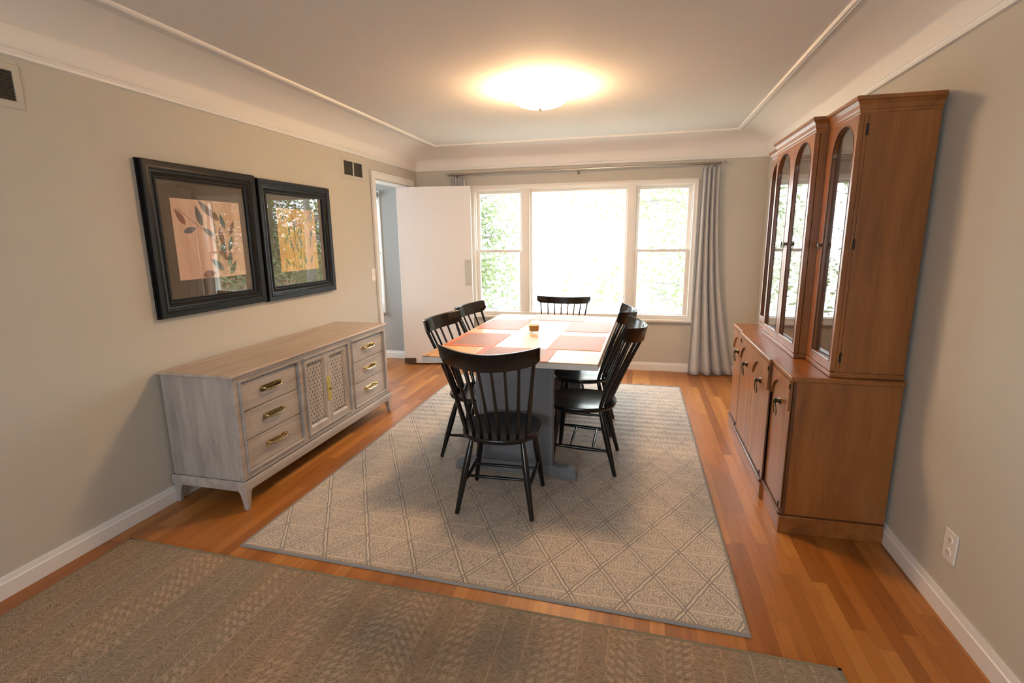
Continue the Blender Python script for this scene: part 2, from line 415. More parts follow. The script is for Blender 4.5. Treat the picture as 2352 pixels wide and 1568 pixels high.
# left wall with doorway
DY0,DY1,DZ=4.742,5.552,2.045
w=MB(); w.box(XL-T,XL,YB-T,DY0,0,ZC); w.box(XL-T,XL,DY1,YF,0,ZC); w.box(XL-T,XL,DY0,DY1,DZ,ZC)
struct('wall_left',w,M['wall'])
struct('wall_right',MB().box(XR,XR+T,YB-T,YF,0,ZC),M['wall'])
# wall behind, with a wide window
BX0,BX1,BZ0,BZ1=-2.0,.25,.85,1.95
w=MB(); w.box(XL,BX0,YB-T,YB,0,ZC); w.box(BX1,XR,YB-T,YB,0,ZC); w.box(BX0,BX1,YB-T,YB,0,BZ0); w.box(BX0,BX1,YB-T,YB,BZ1,ZC)
struct('wall_back',w,M['wall'])
# kitchen nook beyond the doorway
KX=-4.45
KWX0,KWX1,KWZ0,KWZ1=-4.3,-3.05,.62,1.98
w=MB(); w.box(KX,KWX0,YF,YF+T,0,ZC); w.box(KWX1,XL-T,YF,YF+T,0,ZC); w.box(KWX0,KWX1,YF,YF+T,0,KWZ0); w.box(KWX0,KWX1,YF,YF+T,KWZ1,ZC)
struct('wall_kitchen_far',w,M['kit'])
w=MB(); w.box(KX-T,KX,3.4,4.0,0,ZC); w.box(KX-T,KX,5.4,YF+T,0,ZC); w.box(KX-T,KX,4.0,5.4,0,.95); w.box(KX-T,KX,4.0,5.4,1.95,ZC); struct('wall_kitchen_left',w,M['kit'])  # opening for the added, unseen side window that lights the nook
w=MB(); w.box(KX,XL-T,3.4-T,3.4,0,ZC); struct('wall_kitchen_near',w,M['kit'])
struct('ceiling_kitchen',MB().box(KX-T,XL-T,3.4-T,YF+T,ZC,ZC+.08),M['ceil'])

# cove: concave plaster curve between picture rail and ceiling
prof=[]
for i in range(15):
    a=PI/2*i/14
    prof.append((.30*(1-math.cos(a)) , ZR+.03+(ZC-.0005-ZR-.03)*math.sin(a)))
prof=[(0,ZR+.0)]+prof
mb=MB(); mb.rect_sweep(XL,XR,YB,YF,prof,lambda a,b,d:(a,b,d)); struct('trim_1',mb,M['cove'],ang=60)
# picture rail
pr=[(0.0,ZR),(.016,ZR+.003),(.018,ZR+.016),(.011,ZR+.021),(.015,ZR+.028),(.010,ZR+.036),(.004,ZR+.036)]
mb=MB(); mb.rect_sweep(XL,XR,YB,YF,pr,lambda a,b,d:(a,b,d)); struct('trim_2',mb,M['trim'],ang=25)
# ceiling border strip
x0,x1,y0,y1=XL+.375,XR-.335,YB+.35,YF-.34
st=[(0,ZC),(0,ZC-.008),(.006,ZC-.012),(.012,ZC-.007),(.018,ZC-.007),(.024,ZC-.012),(.032,ZC-.006),(.032,ZC)]
mb=MB(); mb.rect_sweep(x0,x1,y0,y1,st,lambda a,b,d:(a,b,d)); struct('trim_3',mb,M['cove'],ang=20)
# baseboards (profile along each wall)
BH=.0925
def bb_prof(): return [(0.0,0),(.016,0),(.016,.066),(.011,.070),(.011,.076),(.007,BH),(0.0,BH)]
def bb(name,ax,fixed,sgn,a0,a1,mat=None):
    mb=MB(); P=bb_prof()
    for i in range(len(P)):
        (d1,z1),(d2,z2)=P[i],P[(i+1)%len(P)]
        if ax=='y': mb.add([(fixed+sgn*d1,a0,z1),(fixed+sgn*d1,a1,z1),(fixed+sgn*d2,a1,z2),(fixed+sgn*d2,a0,z2)],[(0,1,2,3)])
        else: mb.add([(a0,fixed+sgn*d1,z1),(a1,fixed+sgn*d1,z1),(a1,fixed+sgn*d2,z2),(a0,fixed+sgn*d2,z2)],[(0,1,2,3)])
    for a in (a0,a1):
        mb.add([((fixed+sgn*d,a,z) if ax=='y' else (a,fixed+sgn*d,z)) for d,z in P],[tuple(range(len(P)))])
    struct(name,mb,mat or M['trim'],ang=20)
bb('baseboard_left','y',XL,1,YB,4.679)
bb('baseboard_right','y',XR,-1,YB,YF-.016)
bb('baseboard_far','x',YF,-1,XL+.016,XR)
bb('baseboard_back','x',YB,1,XL+.016,XR-.016)
bb('baseboard_kitchen','x',YF,-1,KX,XL-T)

# ------------------------------------------------------------------ window_1
W1=thing('window_1',((WX0+WX1)/2,YF,WZ0),kind='structure')
P=M['wtrim']
ox0,ox1,oz0,oz1=-1.893,.562,.578,2.04
mb=MB()
cp=[(0,0),(0,-.022),(.012,-.026),(.020,-.020),(.044,-.020),(.050,-.012),(.050,0.0)]
mb.rect_sweep(ox0,ox1,oz0,oz1,cp,lambda a,b,d:(a,YF+d,b)); mb.build('casing',P,W1,ang=25)
mb=MB().box(ox0-.015,ox1+.02,YF-.05,YF+.02,.552,.580); mb.build('sill',P,W1,bevel=.006)
def jamb():
    mb=MB(); t=.012
    mb.box(WX0,WX0+t,YF,YF+T,WZ0,WZ1); mb.box(WX1-t,WX1,YF,YF+T,WZ0,WZ1); mb.box(WX0,WX1,YF,YF+T,WZ1-t,WZ1); mb.box(WX0,WX1,YF,YF+T,WZ0,WZ0+t)
    return mb
jamb().build('jamb',P,W1)
for (a,b) in ((-1.292,-1.205),(-.143,-.058)):
    mb=MB(); mb.box(a,b,YF-.014,YF+.12,WZ0+.002,WZ1-.002); mb.box(a+.018,b-.018,YF-.0185,YF-.012,WZ0+.004,WZ1-.004); mb.build('mullion',P,W1,bevel=.004)
def sash(name,x0,x1,z0,z1,y,st=.04,bt=.04,tp=.03,dep=.035):
    mb=MB()
    mb.box(x0,x0+st,y,y+dep,z0,z1); mb.box(x1-st,x1,y,y+dep,z0,z1); mb.box(x0+st,x1-st,y,y+dep,z0,z0+bt); mb.box(x0+st,x1-st,y,y+dep,z1-tp,z1)
    o=mb.build(name,P,W1,bevel=.003)
    MB().box(x0+st-.004,x1-st+.004,y+dep*.5-.002,y+dep*.5+.002,z0+bt-.004,z1-tp+.004).build('pane',M['glass'],o,smooth=False)
    return o
for a,b in ((-1.833,-1.292),(-.058,.503)):
    lo=sash('lower_sash',a,b,WZ0+.012,1.327,YF+.012,.036,.038,.024)
    sash('upper_sash',a,b,1.30,WZ1-.012,YF+.052,.034,.026,.03)
    c=(a+b)/2
    mb=MB(); mb.lathe([(.0,0),(.022,.0),(.022,.006),(.012,.010),(.012,.016),(0,.016)],(c,YF+.03,1.327),16); mb.box(c-.03,c+.03,YF+.02,YF+.036,1.327,1.335); mb.build('sash_lock',P,lo,bevel=.002)
mb=MB(); a,b=-1.205,-.143; s_=.022; y=YF+.03
mb.box(a,a+s_,y,y+.04,WZ0+.012,WZ1-.012); mb.box(b-s_,b,y,y+.04,WZ0+.012,WZ1-.012); mb.box(a+s_,b-s_,y,y+.04,WZ0+.012,WZ0+.045); mb.box(a+s_,b-s_,y,y+.04,WZ1-.037,WZ1-.012)
fx=mb.build('fixed_sash',P,W1,bevel=.003); MB().box(a+.018,b-.018,y+.018,y+.022,WZ0+.04,WZ1-.032).build('pane',M['glass'],fx,smooth=False)

# ------------------------------------------------------------------ kitchen window
W2=thing('window_2',((KWX0+KWX1)/2,YF,KWZ0),kind='structure')
mb=MB(); mb.rect_sweep(KWX0-.02,KWX1+.02,KWZ0-.05,KWZ1+.05,[(0,0),(0,-.012),(.02,-.012),(.02,0)],lambda a,b,d:(a,YF+d,b)); mb.build('casing',M['trim'],W2)
mb=MB(); 
for (a,b,c,d) in ((KWX0,KWX0+.04,KWZ0,KWZ1),(KWX1-.04,KWX1,KWZ0,KWZ1),(KWX0,KWX1,KWZ0,KWZ0+.05),(KWX0,KWX1,KWZ1-.05,KWZ1),(KWX0,KWX1,1.28,1.32)): mb.box(a,b,YF+.05,YF+.085,c,d)
o=mb.build('window_sash',M['trim'],W2); MB().box(KWX0+.03,KWX1-.03,YF+.066,YF+.07,KWZ0+.04,KWZ1-.04).build('pane',M['glass'],o,smooth=False)
BL=thing('window_blind',(-3.69,YF-.03,1.98),'white slatted blind on the kitchen window past the open doorway','blind')
mb=MB()
for i in range(44):
    z=.60+i*.031
    mb.obox((-3.69,YF-.035,z),(.655,0,0),(0,.012,.003),(0,.0004,-.0006))
mb.build('slat_stack',plain('white_blind_slat',(.82,.83,.84),.5),BL)
MB().box(-4.34,-3.03,YF-.058,YF-.02,1.955,2.005).build('head_rail',plain('grey_blind_rail',(.32,.32,.31),.6),BL,bevel=.003)
MB().box(-4.34,-3.035,YF-.05,YF-.02,.565,.585).build('bottom_rail',M['trim'],BL,bevel=.003)

W4=thing('added_kitchen_window',(KX,4.7,.95),kind='structure')  # unseen window, added to brighten the kitchen's far wall
mb=MB()
for (a,b,c,d) in ((4.0,4.05,.95,1.95),(5.35,5.4,.95,1.95),(4.0,5.4,.95,1.0),(4.0,5.4,1.9,1.95),(4.67,4.73,.95,1.95)): mb.box(KX-.09,KX-.05,a,b,c,d)
o=mb.build('window_sash',M['trim'],W4); MB().box(KX-.072,KX-.068,4.04,5.36,.99,1.91).build('pane',M['glass'],o,smooth=False)
# ------------------------------------------------------------------ back window
W3=thing('window_3',((BX0+BX1)/2,YB,BZ0),kind='structure')
mb=MB(); mb.rect_sweep(BX0-.06,BX1+.06,BZ0-.06,BZ1+.06,[(0,0),(0,.02),(.06,.02),(.06,0)],lambda a,b,d:(a,YB+d,b)); mb.build('casing',M['trim'],W3)
mb=MB(); mm=(BX0+BX1)/2
for (a,b,c,d) in ((BX0,BX0+.05,BZ0,BZ1),(BX1-.05,BX1,BZ0,BZ1),(BX0,BX1,BZ0,BZ0+.05),(BX0,BX1,BZ1-.05,BZ1),(mm-.04,mm+.04,BZ0,BZ1)): mb.box(a,b,YB-.09,YB-.05,c,d)
o=mb.build('window_sash',M['trim'],W3); MB().box(BX0+.04,BX1-.04,YB-.072,YB-.068,BZ0+.04,BZ1-.04).build('pane',M['glass'],o,smooth=False)

# ------------------------------------------------------------------ doorway trim and swinging door
mb=MB()
cw=.070
def casing(xs,sg):
    for (y0_,y1_,z0_,z1_) in ((DY0-cw,DY0,0,DZ),(DY1,DY1+cw,0,DZ),(DY0-cw,DY1+cw,DZ,DZ+cw)):
        mb.box(min(xs,xs+sg*.018),max(xs,xs+sg*.018),y0_,y1_,z0_,z1_)
    for (y0_,y1_,z0_,z1_) in ((DY0-cw,DY0-cw+.016,0,DZ+cw-.016),(DY1+cw-.016,DY1+cw,0,DZ+cw-.016),(DY0-cw,DY1+cw,DZ+cw-.016,DZ+cw)):
        mb.box(min(xs,xs+sg*.024),max(xs,xs+sg*.024),y0_,y1_,z0_,z1_)
casing(XL,1); casing(XL-T,-1)
mb.box(XL-T,XL,DY0,DY0+.006,0,DZ); mb.box(XL-T,XL,DY1-.012,DY1,0,DZ); mb.box(XL-T,XL,DY0,DY1,DZ-.012,DZ)
struct('trim_4',mb,M['trim'],bevel=.003)
H=Vector((-2.668,5.448,0)); TP=Vector((-1.846,5.592,0)); dv=(TP-H).normalized(); nv=Vector((-dv.y,dv.x,0)); up=Vector((0,0,1))
D1=thing('door_1',(H.x,H.y,0),kind='structure')
def dbox(u0,u1,n0,n1,z0,z1,mb=None):
    mb=mb or MB(); c=H+dv*(u0+u1)/2+nv*(n0+n1)/2+up*(z0+z1)/2
    return mb.obox(c,dv*(u1-u0)/2,nv*(n1-n0)/2,up*(z1-z0)/2)
L_=(TP-H).length
dbox(0,L_,0,.04,.018,2.032).build('door_slab',M['door'],D1,bevel=.003)
pp=dbox(L_-.085,L_-.010,-.0025,0,.93,1.225).build('push_plate',M['steelplate'],D1,bevel=.001); pp['label']='worn grey metal push plate'
mb=MB()
for z in (.955,1.2): mb.lathe([(0,-.001),(.005,-.001),(.004,-.003),(0,-.0035)],(0,0,0),10,axis='y')
mb=MB()
for z in (.955,1.2):
    c=H+dv*(L_-.047)+nv*(-.003)+up*z; mb.obox(c,dv*.004,nv*.0012,up*.004)
mb.build('screw',M['dark'],pp)
dbox(.0,.135,-.008,.048,.012,.078).build('pivot_shoe',M['rust'],D1,bevel=.004)['label']='brown metal floor pivot shoe'
dbox(.02,.10,.0,.04,2.032,2.043).build('top_pivot',M['hingeblk'],D1)

# ------------------------------------------------------------------ switch, outlet, vents
S=thing('light_switch',(XL,4.612,1.12),'white toggle switch plate on the wall beside the doorway','light switch')
MB().box(XL,XL+.007,4.574,4.650,1.062,1.180).build('cover_plate',M['plastic'],S,bevel=.003)
MB().hexa([(XL+.007,4.606,1.113),(XL+.007,4.618,1.113),(XL+.007,4.618,1.131),(XL+.007,4.606,1.131)],[(XL+.018,4.608,1.126),(XL+.018,4.616,1.126),(XL+.018,4.616,1.134),(XL+.018,4.608,1.134)]).build('toggle',M['plastic'],S)
O=thing('wall_outlet',(XR,2.115,.287),'white duplex outlet plate on right wall near the cabinet','outlet')
MB().box(XR-.007,XR,2.076,2.155,.226,.348).build('cover_plate',M['plastic'],O,bevel=.003)
for z in (.262,.312):
    rc=MB(); rc.lathe([(.0,-.0025),(.016,-.0025),(.017,0),(0,0)],(XR-.007,2.115,z),20,axis='x'); r=rc.build('receptacle',M['plastic'],O)
    sl=MB(); 
    for dy in (-.006,.006): sl.box(XR-.0102,XR-.0094,2.115+dy-.001,2.115+dy+.001,z-.001,z+.007)
    sl.lathe([(0,-.0005),(.0025,-.0005),(.0025,.0005),(0,.0005)],(XR-.0098,2.115,z-.008),8,axis='x'); sl.build('slot',M['dark'],r)
def vent(name_label,y0,y1,z0,z1,fy,fz,halves):
    V=thing('wall_vent',(XL,(y0+y1)/2,(z0+z1)/2),name_label,'vent','painted air vents high on the left wall')
    mb=MB(); mb.rect_sweep(y0,y1,z0,z1,[(0,0),(.003,.005),(fy,.007),(fy,0)],lambda a,b,d:(XL+d,a,b))
    cm=(y0+y1)/2
    mb.build('vent_frame',M['wall'],V,ang=20)
    MB().box(XL+.0002,XL+.001,y0+fy,y1-fy,z0+fy,z1-fy).build('duct_shadow',M['dark'],V)
    bars=[(y0+fy,cm-.008),(cm+.008,y1-fy)] if halves else [(y0+fy,y1-fy)]
    for a,b in bars:
        mb=MB(); n=max(6,int((z1-z0-2*fy)/.0085))
        for i in range(n):
            z=z0+fy+(i+.5)*(z1-z0-2*fy)/n
            mb.obox((XL+.004,(a+b)/2,z),(.0026,0,-.0022),(0,(b-a)/2,0),(.0004,0,.0005))
        mb.build('grille',M['ventslat'],V)
    if halves: MB().box(XL+.001,XL+.008,cm-.008,cm+.008,z0+fy,z1-fy).build('center_bar',M['wall'],V)
    return V
vent('wall vent with two dark grilles above the sideboard, near doorway',4.178,4.548,1.998,2.178,.030,0,True)
vent('wall vent with one dark grille at the far left edge of the photo',1.345,1.762,2.012,2.190,.030,0,False)

# ------------------------------------------------------------------ rugs
C4=[(-1.843,1.869),(.454,1.802),(.433,5.104),(-1.868,5.128)]
def quad(C,u,v):
    a=[C[0][i]*(1-u)+C[1][i]*u for i in (0,1)]; b=[C[3][i]*(1-u)+C[2][i]*u for i in (0,1)]
    return a[0]*(1-v)+b[0]*v, a[1]*(1-v)+b[1]*v
def rug_z(x,y):
    s_=min(1,max(0,(y-3.0)/.9)); e=min(1,max(0,(5.05-y)/.15))
    return .0066+.0043*s_*e*(math.sin(y*2*PI/.098+.6*math.sin(x*1.3)))
R1=thing('dining_rug',(-.70,3.46,0),'cream and grey triangle-lattice rug under the dining table','rug')
mb=MB(); NU,NV=24,260
i0=.0085
def rg(u,v):
    x,y=quad(C4,i0/2.3+u*(1-2*i0/2.3),i0/3.3+v*(1-2*i0/3.3)); return (x,y,rug_z(x,y))
mb.grid(rg,NU,NV); mb.build('rug_pile',M['rug'],R1)
mb=MB(); pts=[]
for (a,b) in ((0,1),(1,2),(2,3),(3,0)):
    for k in range(24):
        t=k/24; pts.append((C4[a][0]*(1-t)+C4[b][0]*t,C4[a][1]*(1-t)+C4[b][1]*t))
cx=sum(p[0] for p in C4)/4; cy=sum(p[1] for p in C4)/4
n=len(pts)
def ins(p,d):
    sx=(cx-p[0]); sy=(cy-p[1]); return (p[0]+d*(1 if sx>0 else -1)*min(1,abs(sx)/1.1)**3, p[1]+d*(1 if sy>0 else -1)*min(1,abs(sy)/1.6)**3)
rings=[[(p[0],p[1],.0) for p in pts],[(p[0],p[1],.008) for p in pts],[(*ins(p,.003),.0108) for p in pts],[(*ins(p,.011),.0108) for p in pts],[(*ins(p,.013),.004) for p in pts]]
vs=[q for r in rings for q in r]; fs=[]
for r in range(4):
    for j in range(n): fs.append((r*n+j,r*n+(j+1)%n,(r+1)*n+(j+1)%n,(r+1)*n+j))
mb.add(vs,fs); mb.build('rug_binding',M['rugbind'],R1,ang=50)

C5=[(-2.405,-1.2),(.75,-1.28),(.722,1.718),(-2.427,1.797)]
R2=thing('area_carpet',(-.84,.2,0),'taupe cable-weave carpet in the foreground','rug')
mb=MB(); 
mb.grid(lambda u,v:(*quad(C5,.003+u*.994,.003+v*.994),.0075),8,8); mb.build('carpet_pile',M['carpet'],R2)
mb=MB()
for i in range(4):
    a=Vector((*C5[i],0)); b=Vector((*C5[(i+1)%4],0)); d=(b-a).normalized(); nn=Vector((-d.y,d.x,0))
    mb.hexa([a,b,b+nn*.011,a+nn*.011],[a+up*.0085,b+up*.0085,b+nn*.011+up*.0085,a+nn*.011+up*.0085])
mb.build('carpet_binding',M['carpetbind'],R2)

# ------------------------------------------------------------------ dining table
TC=Vector((-.703,3.60,0)); TA=math.radians(-.9); ZT=.785
def trot(x,y,z=0.0):
    c,s_=math.cos(TA),math.sin(TA); return (TC.x+c*x-s_*y,TC.y+s_*x+c*y,z)
TB=thing('dining_table',(TC.x,TC.y,.0112),'farmhouse trestle dining table with pine top and blue-grey painted base','table')
TL,TW=.862,.519
def tbox(x0,x1,y0,y1,z0,z1,mi=0,mb=None):
    mb=mb or MB()
    b=[trot(x0,y0,z0),trot(x1,y0,z0),trot(x1,y1,z0),trot(x0,y1,z0)]; t=[trot(x0,y0,z1),trot(x1,y0,z1),trot(x1,y1,z1),trot(x0,y1,z1)]
    return mb.hexa(b,t,mi)
tbox(-TW,TW,-TL,TL,ZT-.006,ZT).build('table_top',M['tabletop'],TB,bevel=.002)
tbox(-TW,TW,-TL,TL,ZT-.038,ZT-.006).build('top_edge',M['greyedge'],TB,bevel=.0015)['label']='worn light grey painted edge'
for yy in (-.668,.668):
    mb=MB(); tbox(-.238,.238,yy-.022,yy+.022,.085,ZT-.038,0,mb)
    for xx in (-.229,.229): tbox(xx-.012,xx+.012,yy-.028,yy+.028,.085,ZT-.038,0,mb)
    mb.build('trestle_panel',M['grey'],TB,bevel=.002)
    poly=[(-.39,.0112),(-.385,.058),(-.365,.078),(-.33,.086),(-.27,.084),(-.24,.095),(.24,.095),(.27,.084),(.33,.086),(.365,.078),(.385,.058),(.39,.0112),(.30,.0112),(.26,.026),(-.26,.026),(-.30,.0112)]
    mb=MB(); mb.prism(poly,lambda u,v,w,yy=yy:trot(u,yy+w,v),-.034,.034); mb.build('trestle_foot',M['grey'],TB,bevel=.004)
    tbox(-.40,.40,yy-.03,yy+.03,ZT-.085,ZT-.038).build('top_cleat',M['grey'],TB,bevel=.003)
tbox(-.02,.02,-.65,.65,.20,.30).build('stretcher_beam',M['grey'],TB,bevel=.003)

# placemats
PM=[('near',(-.705,2.90),0,'red-brown woven placemat at the near end of the table, in front of nearest chair'),
    ('l1',(-1.045,3.285),90,'red-brown woven placemat on the near left side of the table'),
    ('l2',(-1.028,3.92),90,'red-brown woven placemat on the far left side of the table'),
    ('far',(-.655,4.325),0,'red-brown woven placemat at the window end of the table'),
    ('r2',(-.355,3.915),90,'red-brown woven placemat on the far right side of the table'),
    ('r1',(-.37,3.295),90,'red-brown woven placemat on the near right side of the table')]
first=None
for k,(nm,(px,py),rz,lab) in enumerate(PM):
    if first is None:
        mb=MB(); mb.add([(-.23,-.165,0),(.23,-.165,0),(.23,.165,0),(-.23,.165,0),(-.23,-.165,.0022),(.23,-.165,.0022),(.23,.165,.0022),(-.23,.165,.0022)],[(0,3,2,1),(4,5,6,7),(0,1,5,4),(1,2,6,5),(2,3,7,6),(3,0,4,7)])
        first=mb.build('placemat',M['placemat'],smooth=False); o=first
    else:
        o=first.copy(); COL.objects.link(o)
    o.location=(px,py,ZT+.0002); o.rotation_euler=(0,0,math.radians(rz)+TA)
    tag(o,lab,'placemat','red-brown placemats round the table')

# candle in glass
CG=thing('candle_glass',(-.727,3.60,ZT),'clear glass tumbler holding a tan candle on the table','candle')
mb=MB(); mb.lathe([(0,0.0003),(.033,.0003),(.036,.004),(.042,.086),(.040,.086),(.0345,.014),(0,.013)],(-.727,3.60,ZT),32); mb.build('tumbler',M['cup'],CG)
mb=MB(); mb.lathe([(0,.0145),(.0338,.0145),(.0372,.056),(.033,.0535),(0,.053)],(-.727,3.60,ZT),32); w_=mb.build('candle_wax',M['wax'],CG)
MB().tube([(-.727,3.60,ZT+.052),(-.7265,3.6,ZT+.062)],.0012,6).build('wick',M['wick'],w_)

# ------------------------------------------------------------------ chairs
def chair_proto(turned=False):
    T_=thing('dining_chair',(0,0,0)); B=M['black']
    top=.945 if not turned else .908; CHh=.090 if not turned else .066
    # seat: saddle board
    ns=44
    def outline(a,grow=0.0):
        c,s_=math.cos(a),math.sin(a); n_=2.5
        r=1/((abs(c)/(.2135+grow))**n_+(abs(s_)/(.222+grow))**n_)**(1/n_)
        x,y=r*c,r*s_
        if y<0: x*=1-.10*(abs(y)/.222)**2
        return x,y+.035
    mb=MB(); rings=[]
    def topz(x,y,f):
        yy=(y-.035)/.222; xx=x/.2135
        d=.014*(1-f**3)*(1-.35*xx*xx)
        if yy>.2: d*=1-.75*math.exp(-(xx*4.5)**2)*min(1,(yy-.2)/.5)
        if yy<-.55: d*=max(0,1-(abs(yy)-.55)*2.2)
        return .428-d
    NR=9
    vs=[(0,.035,topz(0,.035,0))]; fs=[]
    for r in range(1,NR+1):
        f=r/NR
        for j in range(ns):
            x,y=outline(2*PI*j/ns); x*=f; y=.035+(y-.035)*f
            vs.append((x,y,topz(x,y,f)))
    for j in range(ns): fs.append((0,1+j,1+(j+1)%ns))
    for r in range(NR-1):
        for j in range(ns): fs.append((1+r*ns+j,1+(r+1)*ns+j,1+(r+1)*ns+(j+1)%ns,1+r*ns+(j+1)%ns))
    base=1+(NR-1)*ns
    prof=[(.003,.424),(.004,.416),(.0,.404),(-.018,.394)]
    prev=base
    for g_,z in prof:
        st_=len(vs)
        for j in range(ns):
            x,y=outline(2*PI*j/ns,g_); vs.append((x,y,z))
        for j in range(ns): fs.append((prev+j,st_+j,st_+(j+1)%ns,prev+(j+1)%ns))
        prev=st_
    fs.append(tuple(prev+j for j in reversed(range(ns))))
    mb.add(vs,fs); mb.build('seat',B,T_,ang=50)
    # legs
    F={}
    for sx in (-1,1):
        for fr in (0,1):
            a=Vector((sx*.150,.165,.402)) if fr else Vector((sx*.138,-.098,.402))
            b=Vector((sx*.205,.200,0.0)) if fr else Vector((sx*.205,-.200,0.0))
            F[(sx,fr)]=(a,b)
            pts=[a+(b-a)*t for t in (0,.12,.35,.55,.8,1)]
            rr=[.0125,.0150,.0190,.0180,.0145,.0120]
            if turned: pts=[a+(b-a)*t for t in (0,.1,.16,.2,.24,.4,.6,.66,.7,.74,.9,1)]; rr=[.012,.016,.018,.013,.018,.021,.017,.012,.018,.013,.014,.010]
            MB().tube(pts,rr,12).build('leg',B,T_,ang=60)
    def onleg(k,z):
        a,b=F[k]; t=(a.z-z)/(a.z-b.z); return a+(b-a)*t
    sides={}
    for sx in (-1,1):
        p=onleg((sx,0),.150); q=onleg((sx,1),.168); sides[sx]=(p,q)
        MB().tube([p,p+(q-p)*.3,p+(q-p)*.5,p+(q-p)*.7,q],[.008,.0115,.0135,.0115,.008],10).build('side_stretcher',B,T_,ang=60)
    for t in (.30,.70):
        p=sides[-1][0]+(sides[-1][1]-sides[-1][0])*t; q=sides[1][0]+(sides[1][1]-sides[1][0])*t
        MB().tube([p,p+(q-p)*.5,q],[.0075,.0095,.0075],10).build('cross_stretcher',B,T_,ang=60)
    # crest rail
    cb=top-CHh; HW=.257; SG=.106
    def cy(x,z): return -.230-SG*(1-(x/HW)**2)-.20*(z-cb)
    nx=28; mb=MB(); vs=[]; fs=[]
    sec=[(0,cb+.004),(0,top-.003),(.004,top),(.017,top),(.021,top-.003),(.021,cb+.004),(.017,cb),(.004,cb)]
    for i in range(nx+1):
        x=-HW+2*HW*i/nx
        e=max(0,(abs(x)-(HW-.03))/.03)
        for o_,z in sec:
            zz=z+(.016*e*e if z<cb+.03 else 0)-.24*SG*(1-(x/HW)**2); zz-= .004*(abs(x)/HW)**4 if z>cb+.05 else 0
            xx=x*(1-.02*(top-z)/.09)
            vs.append((xx,cy(x,z)-o_*1.0+.0105,zz))
    m_=len(sec)
    for i in range(nx):
        for j in range(m_): fs.append((i*m_+j,(i+1)*m_+j,(i+1)*m_+(j+1)%m_,i*m_+(j+1)%m_))
    fs.append(tuple(range(m_))); fs.append(tuple(nx*m_+j for j in reversed(range(m_))))
    mb.add(vs,fs); mb.build('crest_rail',B,T_,ang=40)
    # spindles
    for i in range(8):
        t=-1+2*i/7
        xb=.163*t; yb=-.150+.052*t*t
        xt=.226*t; yt=cy(xt,cb+.01)
        A=Vector((xb,yb,.415)); Z=Vector((xt,yt,cb+.016-.24*SG*(1-(xt/HW)**2)))
        mid=A+(Z-A)*.22+Vector((0,.012,0))
        pts=[]; 
        K=10 if not turned else 16
        for k in range(K+1):
            u=k/K; pts.append(A*(1-u)**2+2*u*(1-u)*(A+(Z-A)*.35+Vector((0,.014,0)))+Z*u*u)
        end=abs(t)>.99
        if turned:
            rr=[.008,.009,.010,.011,.0125,.014,.0155,.015,.0125,.0075,.0105,.0085,.007,.0065,.0065,.006,.006]
        else:
            r0=.0132 if end else .0103
            rr=[r0*.85+ (r0*.35)*math.sin(PI*min(1,(k/K)*1.3)) *.6 - .0015*(k/K) for k in range(K+1)]
        MB().tube(pts,rr,10).build('spindle',B,T_,ang=60)
    return T_
CH_=[('near',(-.709,2.582),2.2,'black spindle-back chair nearest the viewer, at the near end of the table'),
     ('r1',(-.300,3.205),90,'black spindle-back chair on the right side of the table, the nearer of two'),
     ('r2',(-.362,3.845),90,'black spindle-back chair on the right side of the table, nearer the window'),
     ('l1',(-1.046,3.243),-93.5,'black spindle-back chair on the left side of the table, the nearer of two'),
     ('l2',(-1.046,3.845),-95,'black spindle-back chair on the left side of the table, nearer the window')]
pc=None
for nm,(cx_,cy_),rz,lab in CH_:
    o=pc=chair_proto() if pc is None else copy_tree(proto_c)
    if nm=='near': proto_c=o
    o.location=(cx_,cy_,.0112); o.rotation_euler=(0,0,math.radians(rz))
    tag(o,lab,'chair','black spindle-back dining chairs round the table')
o=chair_proto(True); o.location=(-.690,4.60,.0112); o.rotation_euler=(0,0,PI)
tag(o,'black dining chair with turned spindles at the window end of the table','chair','black spindle-back dining chairs round the table')

# ------------------------------------------------------------------ sideboard
SX0,SX1=XL+.018,-2.06; SY0,SY1=2.172,3.862
SB=thing('sideboard',((SX0+SX1)/2,(SY0+SY1)/2,0),'whitewashed low sideboard with lattice doors against the left wall','sideboard')
ZB0,ZB1=.108,.165; ZTOP=.772
xs=SX1
MB().box(SX0,-2.047,2.150,3.888,ZTOP-.018,ZTOP).build('sideboard_top',M['washtop'],SB,bevel=.005)
mb=MB(); 
mb.box(SX0,SX1-.0255,SY0,SY0+.02,ZB1-.01,ZTOP-.018); mb.box(SX0,SX1-.0255,SY1-.02,SY1,ZB1-.01,ZTOP-.018); mb.box(SX0,SX0+.01,SY0+.021,SY1-.021,ZB1,ZTOP-.019); mb.box(SX0+.011,SX1-.03,SY0+.021,SY1-.021,ZB1,ZB1+.02)
mb.build('carcass',M['wash_z'],SB,bevel=.002)
# face frame
mb=MB()
cols=[(2.218,2.700),(2.764,3.270),(3.334,3.816)]
zz0,zz1=.212,.716
for a,b in ((SY0,2.218),(2.700,2.764),(3.270,3.334),(3.816,SY1)): mb.box(SX1-.025,SX1,a,b,ZB1,ZTOP-.018)
for a,b in cols: mb.box(SX1-.025,SX1,a,b,ZB1,zz0); mb.box(SX1-.025,SX1,a,b,zz1,ZTOP-.018)
mb.box(SX1-.03,SX1+.004,SY0-.004,SY1+.004,ZTOP-.034,ZTOP-.018)
mb.build('face_frame',M['wash_y'],SB,bevel=.003)
mb=MB()
for a,b in cols:
    mb.rect_sweep(a-.012,b+.012,zz0-.012,zz1+.012,[(0,0),(.004,.010),(.010,.010),(.016,-.012),(.016,-.02)],lambda p,q,d:(SX1+d,p,q))
mb.build('frame_molding',M['washdk'],SB,ang=25)
